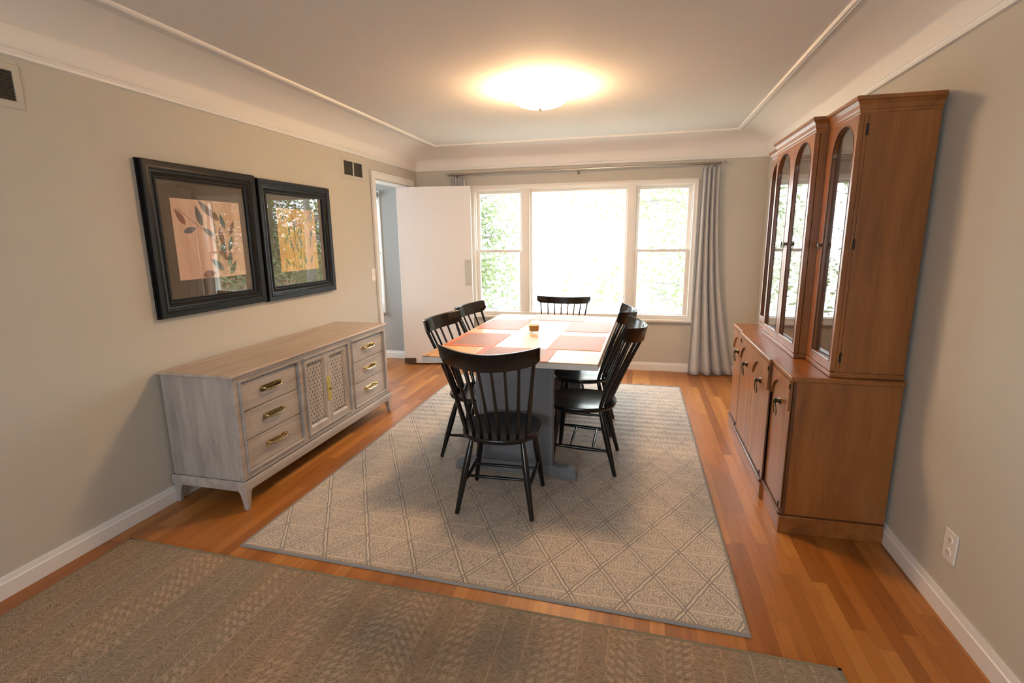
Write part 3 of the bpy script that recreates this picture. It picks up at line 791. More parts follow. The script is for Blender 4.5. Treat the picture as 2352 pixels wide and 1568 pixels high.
# base band with cove
mb=MB(); mb.rect_sweep(SX0-.004,SX1+.012,SY0-.012,SY1+.012,[(0.002,ZB1+.004),(-.002,ZB1-.002),(-.004,ZB0+.03),(-.001,ZB0+.004),(.012,ZB0),(.03,ZB0),(.03,ZB1+.004)],lambda a,b,d:(a,b,d)); mb.build('base_frame',M['wash_y'],SB,ang=30)
for sx in (0,1):
    for sy in (0,1):
        x=SX1+.010 if sx else SX0+.0; y=SY0-.010 if sy==0 else SY1+.010
        dx=-1 if sx else 1; dy=1 if sy==0 else -1
        mb=MB(); secs=[(.150,.056),(.110,.056),(.094,.043),(.055,.034),(.0,.025)]
        rings=[]
        for z,wd in secs:
            o_= .006*(1-z/.15)*0
            rings.append([(x,y,z),(x+dx*wd,y,z),(x+dx*wd,y+dy*wd,z),(x,y+dy*wd,z)])
        vs=[q for r in rings for q in r]; fs=[(0,1,2,3),(16,17,18,19)]
        for r in range(4):
            for j in range(4): fs.append((r*4+j,r*4+(j+1)%4,(r+1)*4+(j+1)%4,(r+1)*4+j))
        mb.add(vs,fs); mb.build('leg',M['wash_z'],SB,bevel=.005,ang=50)
# drawers
def bail(mb,mbp,cy_,cz,xf):
    hw=.092
    poly=[]
    for i in range(9):
        a=-PI/2+PI*i/8; poly.append((cy_+hw-.018+.018*math.cos(a)*1.0,cz+.018*math.sin(a)))
    for i in range(9):
        a=PI/2+PI*i/8; poly.append((cy_-hw+.018+.018*math.cos(a),cz+.018*math.sin(a)))
    mbp.prism(poly,lambda u,v,w:(xf+w,u,v),0,.003)
    for s_ in (-1,1):
        mb.tube([(xf+.002,cy_+s_*.078,cz+.004),(xf+.018,cy_+s_*.078,cz+.004)],[.0075,.006],12)
        mb.lathe([(.0,-.002),(.007,-.001),(.008,.004),(.005,.008),(0,.009)],(xf+.018,cy_+s_*.078,cz+.004),12,axis='x')
        mb.tube([(xf+.012,cy_+s_*.078,cz+.004),(xf+.012,cy_+s_*.085,cz+.013)],[.005,.003],8)
    pts=[]
    for i in range(17):
        t=-1+2*i/16
        pts.append((xf+.016+.010*(1-abs(t)**6),cy_+.077*t,cz+.004-.013*(1-abs(t)**5)))
    mb.tube(pts,[.0042+.0018*(1-abs(-1+2*i/16)) for i in range(17)],10)
for c in (0,2):
    a,b=cols[c]
    for k in range(3):
        z0=zz0+.006+k*(zz1-zz0-.008)/3; z1=zz0+.004+(k+1)*(zz1-zz0-.008)/3
        rec=.008
        d=MB().box(SX1-.022-rec,SX1-rec,a+.004,b-.004,z0,z1-.003).build('drawer',M['wash_y'],SB,bevel=.002)
        mb=MB(); mbp=MB(); bail(mb,mbp,(a+b)/2+.002,(z0+z1)/2+.006,SX1-rec)
        h=mb.build('bail_handle',M['brass'],d,ang=60); mbp.build('back_plate',M['brass'],d,bevel=.001)
# lattice doors
a,b=cols[1]; mid=(a+b)/2
for (y0_,y1_) in ((a+.003,mid-.0012),(mid+.0012,b-.003)):
    mb=MB(); z0,z1=zz0+.003,zz1-.003; s_=.045
    mb.rect_sweep(y0_,y1_,z0,z1,[(0,-.02),(0,-.003),(.030,-.003),(.034,-.006),(.042,-.016),(.046,-.016),(.046,-.024),(0,-.024)],lambda p,q,d:(SX1+d,p,q),closed_prof=True)
    d=mb.build('lattice_door',M['wash_z'],SB,ang=25)
    # perforated panel: staggered diamond holes, each a real recess in front of a dark board
    py0,py1,pz0,pz1=y0_+.044,y1_-.044,z0+.044,z1-.044
    nxh=5; nzh=8; dy_=(py1-py0)/nxh; dz_=(pz1-pz0)/nzh
    mb=MB(); xp=SX1-.0165
    for i in range(nxh*2):
        for j in range(nzh*2):
            if (i+j)%2: continue
            cy_=py0+(i+.5)*dy_/2; cz=pz0+(j+.5)*dz_/2
            # diamond cell with diamond hole
            O_=[(cy_+dy_/2,cz),(cy_,cz+dz_/2),(cy_-dy_/2,cz),(cy_,cz-dz_/2)]
            I_=[(cy_+dy_*.20,cz-dz_*.02),(cy_,cz+dz_*.20),(cy_-dy_*.20,cz-dz_*.02),(cy_,cz-dz_*.17)]
            cl=lambda p:(min(max(p[0],py0),py1),min(max(p[1],pz0),pz1))
            vs=[(xp,*cl(p)) for p in O_]+[(xp,*p) for p in I_]+[(xp-.005,*p) for p in I_]
            fs=[(k,(k+1)%4,4+(k+1)%4,4+k) for k in range(4)]+[(4+k,4+(k+1)%4,8+(k+1)%4,8+k) for k in range(4)]
            mb.add(vs,fs)
    mb.build('lattice_panel',M['wash_z'],d,smooth=False)
    MB().box(xp-.010,xp-.006,py0,py1,pz0,pz1).build('lattice_backing',M['dark'],d)
for s_ in (-1,1):
    mb=MB(); poly=[]
    for i in range(9):
        t=PI/2*i/8; poly.append((mid+s_*(.001+.021*math.sin(PI/2-t)) , .455+.062+.03*math.sin(t)))
    poly=[(mid+s_*.001,.545),(mid+s_*.010,.543),(mid+s_*.019,.533),(mid+s_*.022,.52),(mid+s_*.020,.50),(mid+s_*.022,.455),(mid+s_*.020,.41),(mid+s_*.022,.39),(mid+s_*.019,.377),(mid+s_*.010,.367),(mid+s_*.001,.365)]
    mb.prism(poly,lambda u,v,w:(SX1-.003+w,u,v),0,.003); e=mb.build('latch_plate',M['brasslt'],SB,bevel=.001)
mb=MB(); mb.lathe([(0,0),(.006,0),(.005,.010),(.009,.013),(.008,.018),(0,.019)],(SX1,mid-.006,.455),12,axis='x'); mb.obox((SX1+.015,mid,.455),(.003,0,0),(0,.014,0),(0,0,.004)); mb.build('latch_knob',M['brass'],SB)

# ------------------------------------------------------------------ china cabinet
HB=XR-.018
CB=thing('china_cabinet',(.95,3.35,0),'tall cherry breakfront china cabinet with arched glass doors on right wall','cabinet')
YN,YFR,S1,S2=2.585,4.115,2.937,3.763
xc,xsd=.712,.728
ZCn=.810
Wz,Wy,Wx=M['cherry_z'],M['cherry_y'],M['cherry_x']
def stepped(mb,zlo,zhi,gc,gs,gn):
    """breakfront footprint slab; gc/gs = growth at centre/side fronts, gn = growth at ends"""
    P_=[(HB,YN-gn),(xsd-gs,YN-gn),(xsd-gs,S1-gn),(xc-gc,S1-gn),(xc-gc,S2+gn),(xsd-gs,S2+gn),(xsd-gs,YFR+gn),(HB,YFR+gn)]
    mb.prism(P_,lambda u,v,w:(u,v,w),zlo,zhi)
mb=MB(); stepped(mb,0,.092,.006,.006,.006); mb.build('plinth',Wy,CB,bevel=.003)
mb=MB(); stepped(mb,.090,.112,.012,.012,-.001); mb.build('plinth_molding',M['cherrydk'],CB,bevel=.006,seg=3)
for ya in (YN,YFR-.02): MB().box(xsd+.02,HB,ya,ya+.02,.10,ZCn-.026).build('base_side_panel',Wz,CB,bevel=.002)
mb=MB(); mb.box(xsd+.007,xsd+.02,YN,S1,.10,ZCn-.026); mb.box(xsd+.007,xsd+.02,S2,YFR,.10,ZCn-.026); mb.box(xc+.009,xsd+.02,S1,S2,.10,ZCn-.026); mb.box(xc+.001,xsd,S1,S1+.014,.10,ZCn-.026); mb.box(xc+.001,xsd,S2-.014,S2,.10,ZCn-.026)
mb.build('base_carcass',M['cherrydk'],CB)
mb=MB(); stepped(mb,ZCn-.026,ZCn,.012,.012,.014); mb.build('counter',Wy,CB,bevel=.005,seg=3)
# lower doors with recessed arches and ring pulls
def lower_door(y0,y1,xf):
    c=(y0+y1)/2; hw=(y1-y0)/2-.003
    z0,z1=.118,ZCn-.030
    mb=MB(); mb.box(xf,xf+.006,y0,y1,z0,z1)
    n=22; arc=[(c-hw*math.cos(PI*i/n),.632+.104*math.sin(PI*i/n)) for i in range(n+1)]
    d=mb.build('lower_door',Wz,CB,bevel=.0015)
    mb=MB()
    for i in range(n):
        (a0,b0),(a1,b1)=arc[i],arc[i+1]
        mb.hexa([(xf-.010,a0,b0),(xf+.001,a0,b0),(xf+.001,a1,b1),(xf-.010,a1,b1)],[(xf-.010,a0,z1),(xf+.001,a0,z1),(xf+.001,a1,z1),(xf-.010,a1,z1)])
    mb.box(xf-.010,xf+.001,y0,arc[0][0],.632,z1); mb.box(xf-.010,xf+.001,arc[-1][0],y1,.632,z1)
    mb.build('arched_spandrel',Wz,d,ang=25)
    kz=.632
    mb=MB(); mb.lathe([(0,.004),(.019,.004),(.017,-.002),(.009,-.006),(.008,-.014),(.014,-.018),(.014,-.026),(.006,-.031),(0,-.031)],(xf-.004,c+.002,kz),18,axis='x')
    k=mb.build('pull_knob',M['antique'],d,ang=45)
    rr=.031
    MB().tube([(xf-.024-.004*math.cos(2*PI*i/28),c+.002+rr*.92*math.sin(2*PI*i/28),kz-.010-rr+rr*1.12*math.cos(2*PI*i/28)) for i in range(28)],.0027,8,closed=True).build('ring_pull',M['antique'],k)
    return d
lower_door(YN+.012,S1-.012,xsd); lower_door(S1+.016,3.3485,xc+.002); lower_door(3.3515,S2-.016,xc+.002); lower_door(S2+.012,YFR-.012,xsd)
for (yy,zz,xx) in ((YN+.016,.755,xsd),(YN+.016,.150,xsd),(S1+.019,.755,xc),(S1+.019,.150,xc),(S2-.019,.755,xc),(S2-.019,.150,xc)):
    MB().tube([(xx-.010,yy-.006,zz-.012),(xx-.010,yy-.006,zz+.012)],.0035,8).build('lower_hinge',M['hingeblk'],CB)
# upper case
uxs,uxc=.885,.83; uN,uF,u1,u2=2.60,4.10,2.98,3.72; ZU0=ZCn+.0005; ZU1=1.975
mb=MB()
def ustep(mb,zlo,zhi,g):
    P_=[(HB,uN-g),(uxs-g,uN-g),(uxs-g,u1-g),(uxc-g,u1-g),(uxc-g,u2+g),(uxs-g,u2+g),(uxs-g,uF+g),(HB,uF+g)]
    mb.prism(P_,lambda u,v,w:(u,v,w),zlo,zhi)
ustep(mb,ZU0,ZU0+.024,.004); mb.build('upper_base_rail',Wy,CB,bevel=.003)
for ya in (uN,uF-.018): MB().box(uxs+.034,HB,ya,ya+.018,ZU0+.024,ZU1).build('upper_side_panel',Wz,CB,bevel=.002)
for ya in (uN,uF-.022): MB().box(uxs+.019,uxs+.0335,ya,ya+.022,ZU0+.024,ZU1).build('corner_post',Wz,CB,bevel=.002)
MB().box(HB-.012,HB,uN+.018,uF-.018,ZU0+.024,ZU1).build('back_panel',M['cabin'],CB)
mb=MB(); ustep(mb,ZU1-.02,ZU1,-.001); mb.build('upper_top_board',Wy,CB)
for yy in (u1,u2-.020): MB().box(uxc+.021,HB-.012,yy,yy+.020,ZU0+.024,ZU1-.02).build('divider_panel',Wz,CB,bevel=.002)
for z in (1.17,1.52):
    for (ya,yb,xf) in ((uN+.022,u1,uxs+.05),(u1+.02,u2-.02,uxc+.05),(u2,uF-.022,uxs+.05)):
        MB().box(xf,HB-.012,ya,yb,z,z+.016).build('shelf',M['cabin'],CB,bevel=.002)
# cornice: stepped mitred ogee
cpro=[(0,ZU1-.012),(.003,ZU1-.008),(.003,ZU1),(.007,ZU1+.006),(.010,ZU1+.022),(.020,ZU1+.036),(.026,ZU1+.040),(.026,ZU1+.053),(.022,ZU1+.056)]
def cfoot(g): return [(HB,uN-g),(uxs-g,uN-g),(uxs-g,u1-g),(uxc-g,u1-g),(uxc-g,u2+g),(uxs-g,u2+g),(uxs-g,uF+g),(HB,uF+g)]
vs=[];fs=[]
for g_,z in cpro: vs+=[(a,b,z) for a,b in cfoot(g_)]
for i in range(len(cpro)-1):
    for j in range(8): fs.append((i*8+j,i*8+(j+1)%8,(i+1)*8+(j+1)%8,(i+1)*8+j))
fs.append(tuple((len(cpro)-1)*8+j for j in range(8)))
mb=MB(); mb.add(vs,fs); mb.build('cornice',Wy,CB,ang=20)
def upper_door(y0,y1,xf,oy0,oy1,skew=0.0):
    mb=MB(); z0,z1=ZU0+.028,ZU1-.014
    mb.arch_frame(y0,y1,z0,z1,oy0,oy1,.884,1.823,1.943,xf-.002,xf+.019)
    d=mb.build('glass_door',Wz,CB,smooth=False)
    c=(oy0+oy1)/2; hw=(oy1-oy0)/2
    pts=[(xf-.001,c-hw*math.cos(PI*i/24),1.823+.12*math.sin(PI*i/24)) for i in range(25)]
    mb=MB(); mb.tube([(xf-.001,oy0,.885)]+pts+[(xf-.001,oy1,.885)],.0032,6); mb.tube([(xf-.001,oy0,.8845),(xf-.001,oy1,.8845)],.0032,6)
    mb.build('glazing_bead',M['cherrydk'],d)
    for yy,s_ in ((oy0,1),(oy1,-1)): MB().box(xf-.004,xf+.006,min(yy,yy+s_*.008),max(yy,yy+s_*.008),1.812,1.824).build('arch_tab',M['cherrydk'],d)
    n=24; poly=[(oy0-.006,.878),(oy1+.006,.878)]+[(c+(hw+.006)*math.cos(PI*i/n),1.823+.126*math.sin(PI*i/n)) for i in range(n+1)]
    mb=MB(); mb.prism(poly,lambda u,v,w:(xf+.0085+w+skew*(oy1-u),u,v),0,.003); mb.build('glass_pane',M['cabglass'],d,smooth=False)
    return d
dn=upper_door(uN+.002,2.912,uxs-.001,2.628,2.884,.030)
MB().box(uxs-.001,uxs+.02,2.914,u1,ZU0+.028,ZU1-.014).build('stile',Wz,CB,bevel=.002)
dc1=upper_door(u1+.004,3.3487,uxc-.001,3.018,3.304)
dc2=upper_door(3.3513,u2-.004,uxc-.001,3.396,3.682)
df=upper_door(3.788,uF-.002,uxs-.001,3.816,4.072)
MB().box(uxs-.001,uxs+.02,u2,3.786,ZU0+.028,ZU1-.014).build('stile',Wz,CB,bevel=.002)
def upull(d,xf,yy):
    mb=MB(); mb.lathe([(0,0),(.010,0),(.008,-.004),(.005,-.006),(.005,-.013),(.009,-.016),(.009,-.020),(0,-.022)],(xf-.002,yy,1.412),14,axis='x')
    mb.tube([(xf-.018,yy+.016*math.cos(2*PI*i/20),1.408+.017*math.sin(2*PI*i/20)) for i in range(20)],.0022,6,closed=True)
    mb.build('ring_pull',M['antique'],d,ang=45)
upull(dc1,uxc,3.325); upull(dc2,uxc,3.375); upull(dn,uxs,2.898); upull(df,uxs,3.802)
for z in (1.90,1.42,.905):
    mb=MB(); mb.tube([(uxs+.0335,uN-.001,z-.024),(uxs+.0335,uN-.001,z+.024)],.0042,8); mb.box(uxs+.028,uxs+.036,uN-.0015,uN+.002,z-.022,z+.022)
    mb.build('upper_hinge',M['hingeblk'],CB)

# ------------------------------------------------------------------ pictures
def m_print(name,bg1,bg2,bg3,seed):
    g=G(name); v=g.obj()
    a=g.noise(g.map(v,(3,9,1.2),(seed,0,0)),1,3,.6,.4); b=g.noise(v,45,3)
    col=g.ramp(g.m('ADD',g.m('MULTIPLY',a,.85),g.m('MULTIPLY',b,.15)),[(.32,bg1),(.5,bg2),(.68,bg3)])
    return g.bsdf(col,.7)
def leaf_poly(cy_,cz,l,w_,ang):
    pts=[]; n=10
    for i in range(n+1):
        t=i/n; pts.append((l*(t-.5), w_*math.sin(PI*t**.8)*.5))
    for i in range(n-1,0,-1):
        t=i/n; pts.append((l*(t-.5),-w_*math.sin(PI*t**.8)*.5))
    c,s_=math.cos(ang),math.sin(ang)
    return [(cy_+c*p-s_*q,cz+s_*p+c*q) for p,q in pts]
def picture(y0,y1,z0,z1,label,art,pm,leafm,seed):
    P_=thing('framed_picture',(XL,(y0+y1)/2,(z0+z1)/2),label,'picture','pair of black framed botanical prints')
    mb=MB()
    pr=[(0,.001),(0,.014),(.006,.016),(.005,.036),(.009,.041),(.032,.0375),(.040,.040),(.047,.0385),(.051,.033),(.056,.0315),(.064,.0305),(.067,.033),(.072,.0295),(.077,.0315),(.082,.0275),(.089,.027),(.093,.019),(.098,.019),(.098,.010),(.004,.001)]
    mb.rect_sweep(y0,y1,z0,z1,pr,lambda a,b,d:(XL+d,a,b)); mb.build('picture_frame',M['frameblk'],P_,ang=28)
    MB().box(XL+.006,XL+.008,y0+.09,y1-.09,z0+.09,z1-.09).build('mat_board',M['mat'],P_)
    MB().box(XL+.0135,XL+.0155,y0+.094,y1-.094,z0+.094,z1-.094).build('glazing',M['picglass'],P_,smooth=False)
    a0,a1,b0,b1=art
    pb=MB(); pb.box(XL+.0085,XL+.0110,a0,a1,b0,b1,0)
    rnd=random.Random(seed)
    W_=a1-a0; H_=b1-b0
    def stem(pts,r): 
        for (p,q),(p2,q2) in zip(pts[:-1],pts[1:]):
            d=Vector((0,p2-p,q2-q)); nn=Vector((0,-d.z,d.y)).normalized()*r
            A=Vector((XL+.0112,p,q)); B_=Vector((XL+.0112,p2,q2)); pb.add([A-nn,B_-nn,B_+nn,A+nn],[(0,1,2,3)],1)
    def lf(u,v,l,w2,ang,mi):
        q=leaf_poly(a0+u*W_,b0+v*H_,l,w2,ang); q=[(min(max(p,a0),a1),min(max(r,b0),b1)) for p,r in q]
        pb.add([(XL+.0111+.0001*mi,p,r) for p,r in q],[tuple(range(len(q)))],mi)
        c,s_=math.cos(ang),math.sin(ang)
        stem([(a0+u*W_-c*l*.45,b0+v*H_-s_*l*.45),(a0+u*W_+c*l*.45,b0+v*H_+s_*l*.45)],.0008)
    if seed==1:
        stem([(a0+W_*.52,b0+0.02*H_),(a0+W_*.60,b0+.3*H_),(a0+W_*.58,b0+.55*H_),(a0+W_*.56,b0+.99*H_)],.0018)
        stem([(a0+W_*.60,b0+.45*H_),(a0+W_*.35,b0+.66*H_),(a0+W_*.08,b0+.88*H_)],.0015)
        for (u,v,l,w2,ang,mi) in ((.10,.78,.11,.040,2.2,3),(.36,.80,.125,.045,1.85,2),(.22,.62,.10,.036,.25,2),(.46,.90,.13,.044,2.35,2),(.56,.83,.12,.045,2.5,3),(.47,.60,.10,.030,2.6,2),(.66,.55,.11,.042,1.7,3),(.70,.74,.10,.035,1.9,2),(.67,.38,.12,.045,1.45,2),(.66,.29,.09,.036,2.4,3),(.55,.17,.12,.045,2.5,2),(.42,.05,.10,.05,.1,3),(.76,.24,.10,.04,1.3,2),(.80,.45,.11,.035,1.2,2),(.84,.66,.10,.035,1.1,3),(.80,.12,.10,.04,1.0,2)): lf(u,v,l,w2,ang,mi)
    else:
        for u in (.30,.42,.56,.68): stem([(a0+W_*(.5+(u-.5)*.5),b0+.02*H_),(a0+W_*u,b0+.5*H_),(a0+W_*(u+(u-.5)*.5),b0+.95*H_)],.0018)
        for k in range(46):
            mi=2 if rnd.random()<.6 else 3
            lf(rnd.uniform(.08,.92),rnd.uniform(.08,.95),rnd.uniform(.05,.095),rnd.uniform(.012,.022),rnd.uniform(.7,2.4),mi)
    pb.build('art_print',[pm]+leafm,P_,smooth=False)
ink=plain('print_ink_brown',(.06,.045,.035),.8)
picture(2.222,3.050,1.045,1.893,'left of two black framed prints, pink paper with grey and rust leaves',(2.395,2.905,1.245,1.703),m_print('pink_print_paper',(.62,.36,.26),(.74,.50,.38),(.80,.62,.50),1.0),[ink,plain('print_leaf_slate',(.14,.14,.15),.8,var=.5),plain('print_leaf_rust',(.25,.10,.07),.8,var=.4)],1)
picture(3.066,3.905,1.040,1.882,'right of two black framed prints, ochre paper with thin green stems',(3.262,3.712,1.236,1.694),m_print('ochre_print_paper',(.58,.30,.09),(.70,.42,.13),(.78,.58,.22),5.0),[plain('print_ink_green',(.10,.12,.08),.8),plain('print_leaf_green',(.20,.24,.12),.8,var=.5),plain('print_leaf_yellow',(.72,.55,.10),.8,var=.3)],2)

# ------------------------------------------------------------------ curtain rod and curtains
RY,RZ=YF-.082,2.168
RD=thing('curtain_rod',(-.68,RY,RZ),'brushed metal curtain rod spanning the wall above the window','curtain rod')
rz=lambda x:RZ+(x+.68)*.0035
mb=MB(); mb.tube([(-2.10,RY,rz(-2.1)),(-.55,RY,rz(-.55))],.0105,12); mb.tube([(-.56,RY,rz(-.55)),(.745,RY,rz(.745))],.0125,12); mb.build('rod',M['nickel'],RD)
mb=MB().tube([(-2.08,RY+.035,rz(-2.1)-.002),(.72,RY+.035,rz(.7)-.002)],.006,8); mb.build('rear_rod',M['nickel'],RD)
for x,s_ in ((-2.10,-1),(.745,1)):
    MB().lathe([(.0105,-.012),(.016,-.010),(.016,.0),(.011,.004),(.011,.014),(.006,.018)],(x,RY,rz(x)),14,axis='x').build('finial_collar',M['nickel'],RD)
    mb=MB(); prof=[(.022*math.sin(PI*i/12),-.022*math.cos(PI*i/12)) for i in range(13)]; prof[0]=(0,-.022); prof[-1]=(0,.022)
    mb.lathe(prof,(x+s_*.036,RY,rz(x)),16,axis='x'); mb.build('finial_ball',M['crystal'],RD)
for x in (-2.03,-.67,.70):
    mb=MB(); mb.tube([(x,YF,rz(x)-.03),(x,YF-.03,rz(x)-.025),(x,RY,rz(x)-.014)],.006,8); mb.lathe([(0,0),(.018,0),(.018,-.006),(0,-.006)],(x,YF,rz(x)-.03),14,axis='y')
    mb.build('rod_bracket',M['bracket'],RD)
def curtain(x0t,x1t,x0b,x1b,nf,label,amp_t,amp_b,yc,zb,flare,seed):
    C_=thing('curtain',((x0t+x1t)/2,yc,0),label,'curtain','grey linen curtains at the window')
    rnd=random.Random(seed); ph=[rnd.uniform(-.5,.5) for _ in range(nf*2+3)]; am=[rnd.uniform(.6,1.25) for _ in range(nf*2+3)]
    ztop=RZ-.035
    def fn(u,v):
        z=zb+(ztop-zb)*v
        k=(1-v)
        s0=x0t+(x0b-x0t)*k**1.15; s1=x1t+(x1b-x1t)*k**2.0
        wv=u*nf*2*PI; i=min(int(u*nf*2),nf*2)
        drift=.35*math.sin(3.1*v+seed+5*u)*k
        amp=(amp_t+(amp_b-amp_t)*k)*am[i]*1.0
        am_s=(am[i]*(1-(u*nf*2-i))+am[min(i+1,nf*2+2)]*(u*nf*2-i))
        amp=(amp_t+(amp_b-amp_t)*k)*am_s
        x=s0+(s1-s0)*u+.010*k*math.sin(wv*1.0+1.7+drift)
        y=yc+amp*math.sin(wv+drift)+flare*k*k*(u-.5)
        y=min(y,YF-.012) if v>.04 else min(y,YF-.022)
        return (x,y,z)
    mb=MB(); mb.grid(fn,nf*16,46); mb.build('drape',M['linen'],C_,ang=80,solid=.0025)
    for k in range(nf):
        u=(k+.5)/nf; x=x0t+(x1t-x0t)*u
        mb=MB(); mb.tube([(x,RY+.018*math.sin(2*PI*i/20),rz(x)+.001+.018*math.cos(2*PI*i/20)) for i in range(20)],.0022,6,closed=True)
        mb.tube([(x,RY,rz(x)-.018),(x,yc,ztop+.003)],.0016,6)
        mb.build('curtain_ring',M['nickel'],RD)
    return C_
curtain(.575,.742,.535,.995,4,'light grey curtain gathered at the right end of the rod, reaching the floor',.024,.045,RY-.012,.010,.09,2)
curtain(-2.09,-1.93,-2.12,-1.90,5,'light grey curtain bunched at the left end of the rod, behind the open door',.022,.026,RY+.012,.012,0,4)

# ------------------------------------------------------------------ ceiling light
LX,LY=-.682,3.60
CL=thing('ceiling_light',(LX,LY,ZC),'glowing frosted bowl ceiling light over the dining table','ceiling light')
mb=MB(); mb.lathe([(.0,0),(.075,0),(.075,-.008),(.06,-.018),(.02,-.022),(0,-.022)],(LX,LY,ZC),28); mb.build('canopy',M['brass'],CL)
MB().tube([(LX,LY,ZC-.02),(LX,LY,ZC-.125)],.005,8).build('stem',M['brass'],CL)
prof=[]
for i in range(15):
    t=i/14; r=.198*math.sin(t*PI/2); prof.append((max(r,.006),ZC-.124+.082*(1-math.cos(t*PI/2))**1.05))
prof2=[(r*.985,z+.004) for r,z in reversed(prof)]
mb=MB(); mb.lathe(prof+[(.198,ZC-.038)]+prof2,(LX,LY,0),40); mb.build('glass_bowl',M['bowl'],CL,ang=60)
mb=MB(); mb.lathe([(0,-.001),(.012,-.001),(.012,-.005),(.006,-.009),(.008,-.013),(.003,-.019),(0,-.021)],(LX,LY,ZC-.123),16); mb.build('finial',M['brass'],CL)
for s_ in (-1,1):
    l=bpy.data.lights.new('bulb_light','POINT'); l.energy=46; l.color=(1.0,.62,.30); l.shadow_soft_size=.03
    o=bpy.data.objects.new('bulb_light',l); COL.objects.link(o); o.parent=CL; o.location=(s_*.10,s_*.02,-.046)

# ------------------------------------------------------------------ outdoors
def gstruct(name,mb,mat): return struct(name,mb,mat)
gstruct('ground',MB().box(-40,40,YF+T+.3,60,-1.3,-1.2),M['lawn'])
gstruct('street',MB().box(-40,6,15.5,22,-1.199,-1.18),M['road'])
def tree(loc,h,rad,nleaf,label,leafm,trunk_r,seed,low=.25,lsize=.09,branches=9):
    rnd=random.Random(seed)
    Tt=thing('tree',loc,label,'tree','trees outside the window')
    L0=Vector(loc)
    mb=MB(); top=L0+Vector((rnd.uniform(-.2,.2),rnd.uniform(-.2,.2),h*.85))
    mb.tube([L0,L0+(top-L0)*.3+Vector((.05,.02,0)),L0+(top-L0)*.65,top],[trunk_r,trunk_r*.8,trunk_r*.5,trunk_r*.15],9)
    cl=[]
    for i in range(branches):
        a=rnd.uniform(0,2*PI); z=h*rnd.uniform(low,.8); st=L0+(top-L0)*(z/(h*.85))
        ln=rad*rnd.uniform(.6,1.1); e=st+Vector((math.cos(a)*ln,math.sin(a)*ln,ln*rnd.uniform(-.05,.45)))
        m1=st+(e-st)*.5+Vector((rnd.uniform(-.2,.2),rnd.uniform(-.2,.2),rnd.uniform(.0,.25)))
        mb.tube([st,m1,e],[trunk_r*.38,trunk_r*.22,trunk_r*.06],7)
        for t in (.35,.55,.75,.95): cl.append((st+(m1-st)*min(1,t*2) if t<.5 else m1+(e-m1)*((t-.5)*2), ln*.34))
        for k in range(2):
            t=rnd.uniform(.3,.8); b0=st+(e-st)*t; a2=a+rnd.uniform(-1,1); l2=ln*.45
            e2=b0+Vector((math.cos(a2)*l2,math.sin(a2)*l2,rnd.uniform(-.3,.3)*l2)); mb.tube([b0,e2],[trunk_r*.14,trunk_r*.04],6); cl.append((e2,ln*.3))
    mb.build('trunk',M['palebark'] if leafm is M['leaf1'] else M['bark'],Tt)
    mb=MB(); vs=[]; fs=[]
    for i in range(nleaf):
        c,r=cl[rnd.randrange(len(cl))]
        p=c+Vector((rnd.gauss(0,1)*r,rnd.gauss(0,1)*r,rnd.gauss(0,.7)*r))
        s_=lsize*rnd.uniform(.6,1.3); d=Vector((rnd.gauss(0,1),rnd.gauss(0,1),rnd.gauss(0,.6))).normalized(); q=d.cross(Vector((rnd.gauss(0,1),rnd.gauss(0,1),rnd.gauss(0,1)))).normalized()
        k=len(vs); vs+=[p-d*s_*.5,p+q*s_*.2,p+d*s_*.5,p-q*s_*.2]; fs.append((k,k+1,k+2,k+3))
    mb.v=[tuple(v) for v in vs]; mb.f=fs; mb.m=[0]*len(fs)
    off=Tt.location; me=bpy.data.meshes.new('foliage'); me.from_pydata([tuple(Vector(v)-off) for v in mb.v],[],mb.f); me.materials.append(leafm)
    o=bpy.data.objects.new('foliage',me); COL.objects.link(o); o.parent=Tt
    return Tt
tree((-3.9,10.6,-1.2),4.2,1.1,5000,'leafy tree seen through the left window sash',M['leaf2'],.11,11,low=.2,lsize=.12,branches=13)
tree((1.35,9.2,-1.2),6.0,1.9,5000,'tree with long bare branches seen through the right window sash',M['leaf2'],.13,23,low=.2,lsize=.11)
tree((8.3,11.8,-1.2),6.2,2.7,26000,'dense green tree in front of the brick house',M['leaf3'],.11,31,low=.12,lsize=.11,branches=16)
tree((-1.5,15.2,-1.2),7.0,2.2,14000,'leafy tree toned pale with glare far behind the middle window pane',M['leaf1'],.13,41,low=.1,lsize=.15,branches=14)
tree((6.0,13.8,-1.2),6.5,2.6,13000,'broad green tree left of the brick house',M['leaf3'],.11,57,low=.1,lsize=.13,branches=16)
tree((11.2,13.4,-1.2),6.5,2.6,13000,'broad green tree right of the brick house',M['leaf3'],.11,63,low=.1,lsize=.13,branches=16)
BHs=thing('brick_house',(13,22,-1.2),'red brick house with pale roof beyond the garden trees','house')
mb=MB(); mb.box(8,19,19.5,25,-1.2,1.1); mb.build('house_wall',M['brick'],BHs)
mb=MB(); mb.prism([(7.6,1.1),(19.4,1.1),(19.4,1.25),(13.5,3.6),(7.6,1.25)],lambda u,v,w:(u,w,v),19.1,25.4); mb.build('house_roof',M['roof'],BHs)
MB().box(7.6,19.4,19.0,19.2,.98,1.2).build('eave_gutter',M['trim'],BHs)

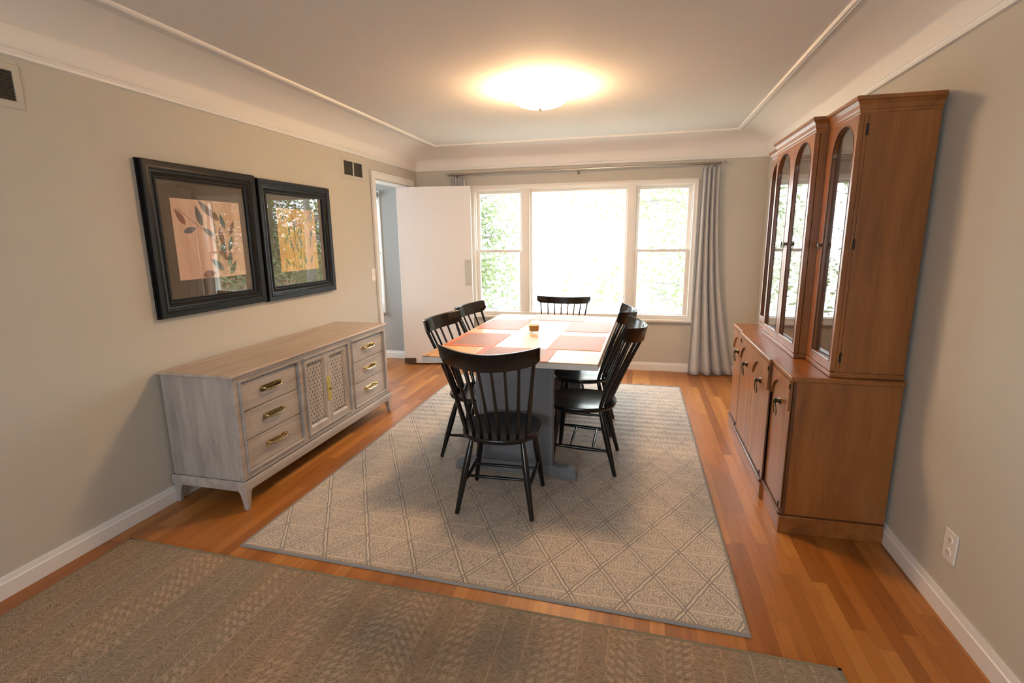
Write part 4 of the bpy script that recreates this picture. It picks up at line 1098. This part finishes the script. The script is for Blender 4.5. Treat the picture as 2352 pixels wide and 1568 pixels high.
# ------------------------------------------------------------------ sky and portals
wd=bpy.data.worlds.new('World'); SC.world=wd; wd.use_nodes=True
nt=wd.node_tree; nt.nodes.clear()
bg=nt.nodes.new('ShaderNodeBackground'); ow=nt.nodes.new('ShaderNodeOutputWorld')
bg.inputs[0].default_value=(.84,.93,1.0,1); bg.inputs[1].default_value=15.5
nt.links.new(bg.outputs[0],ow.inputs[0])
def portal(name,loc,sx,sz,rot):
    l=bpy.data.lights.new(name,'AREA'); l.shape='RECTANGLE'; l.size=sx; l.size_y=sz; l.cycles.is_portal=True
    o=bpy.data.objects.new(name,l); COL.objects.link(o); o.location=loc; o.rotation_euler=rot
portal('window_daylight',((WX0+WX1)/2,YF+T+.02,(WZ0+WZ1)/2),WX1-WX0,WZ1-WZ0,(-PI/2,0,0))
portal('kitchen_daylight',((KWX0+KWX1)/2,YF+T+.02,(KWZ0+KWZ1)/2),KWX1-KWX0,KWZ1-KWZ0,(-PI/2,0,0))
portal('added_side_daylight',(KX-T-.02,4.7,1.45),1.0,1.4,(0,-PI/2,0))  # portal of the added kitchen window
portal('rear_daylight',((BX0+BX1)/2,YB-T-.02,(BZ0+BZ1)/2),BX1-BX0,BZ1-BZ0,(PI/2,0,0))

# ------------------------------------------------------------------ camera
yaw,pitch,roll=-.2433,-.1999,-.0109
cyw,syw=math.cos(yaw),math.sin(yaw); cp_,sp_=math.cos(pitch),math.sin(pitch)
fwd=Vector((syw*cp_,cyw*cp_,sp_)); right=Vector((cyw,-syw,0)); upv=right.cross(fwd)
r2=math.cos(roll)*right+math.sin(roll)*upv; u2_=-math.sin(roll)*right+math.cos(roll)*upv
cam=bpy.data.cameras.new('camera'); cam.sensor_width=36; cam.lens=1175.2856/2352*36; cam.clip_start=.02; cam.clip_end=200
co=bpy.data.objects.new('camera',cam); COL.objects.link(co)
mtx=Matrix(((r2.x,u2_.x,-fwd.x,0),(r2.y,u2_.y,-fwd.y,0),(r2.z,u2_.z,-fwd.z,1.465),(0,0,0,1)))
co.matrix_world=mtx
SC.camera=co

vs_=SC.view_settings; vs_.view_transform='Standard'; vs_.look='None'; vs_.gamma=1; vs_.use_curve_mapping=False; vs_.exposure=0.0
cy_=SC.cycles; cy_.max_bounces=10; cy_.diffuse_bounces=6; cy_.glossy_bounces=5; cy_.transparent_max_bounces=16; cy_.sample_clamp_indirect=6; cy_.caustics_reflective=False; cy_.caustics_refractive=False
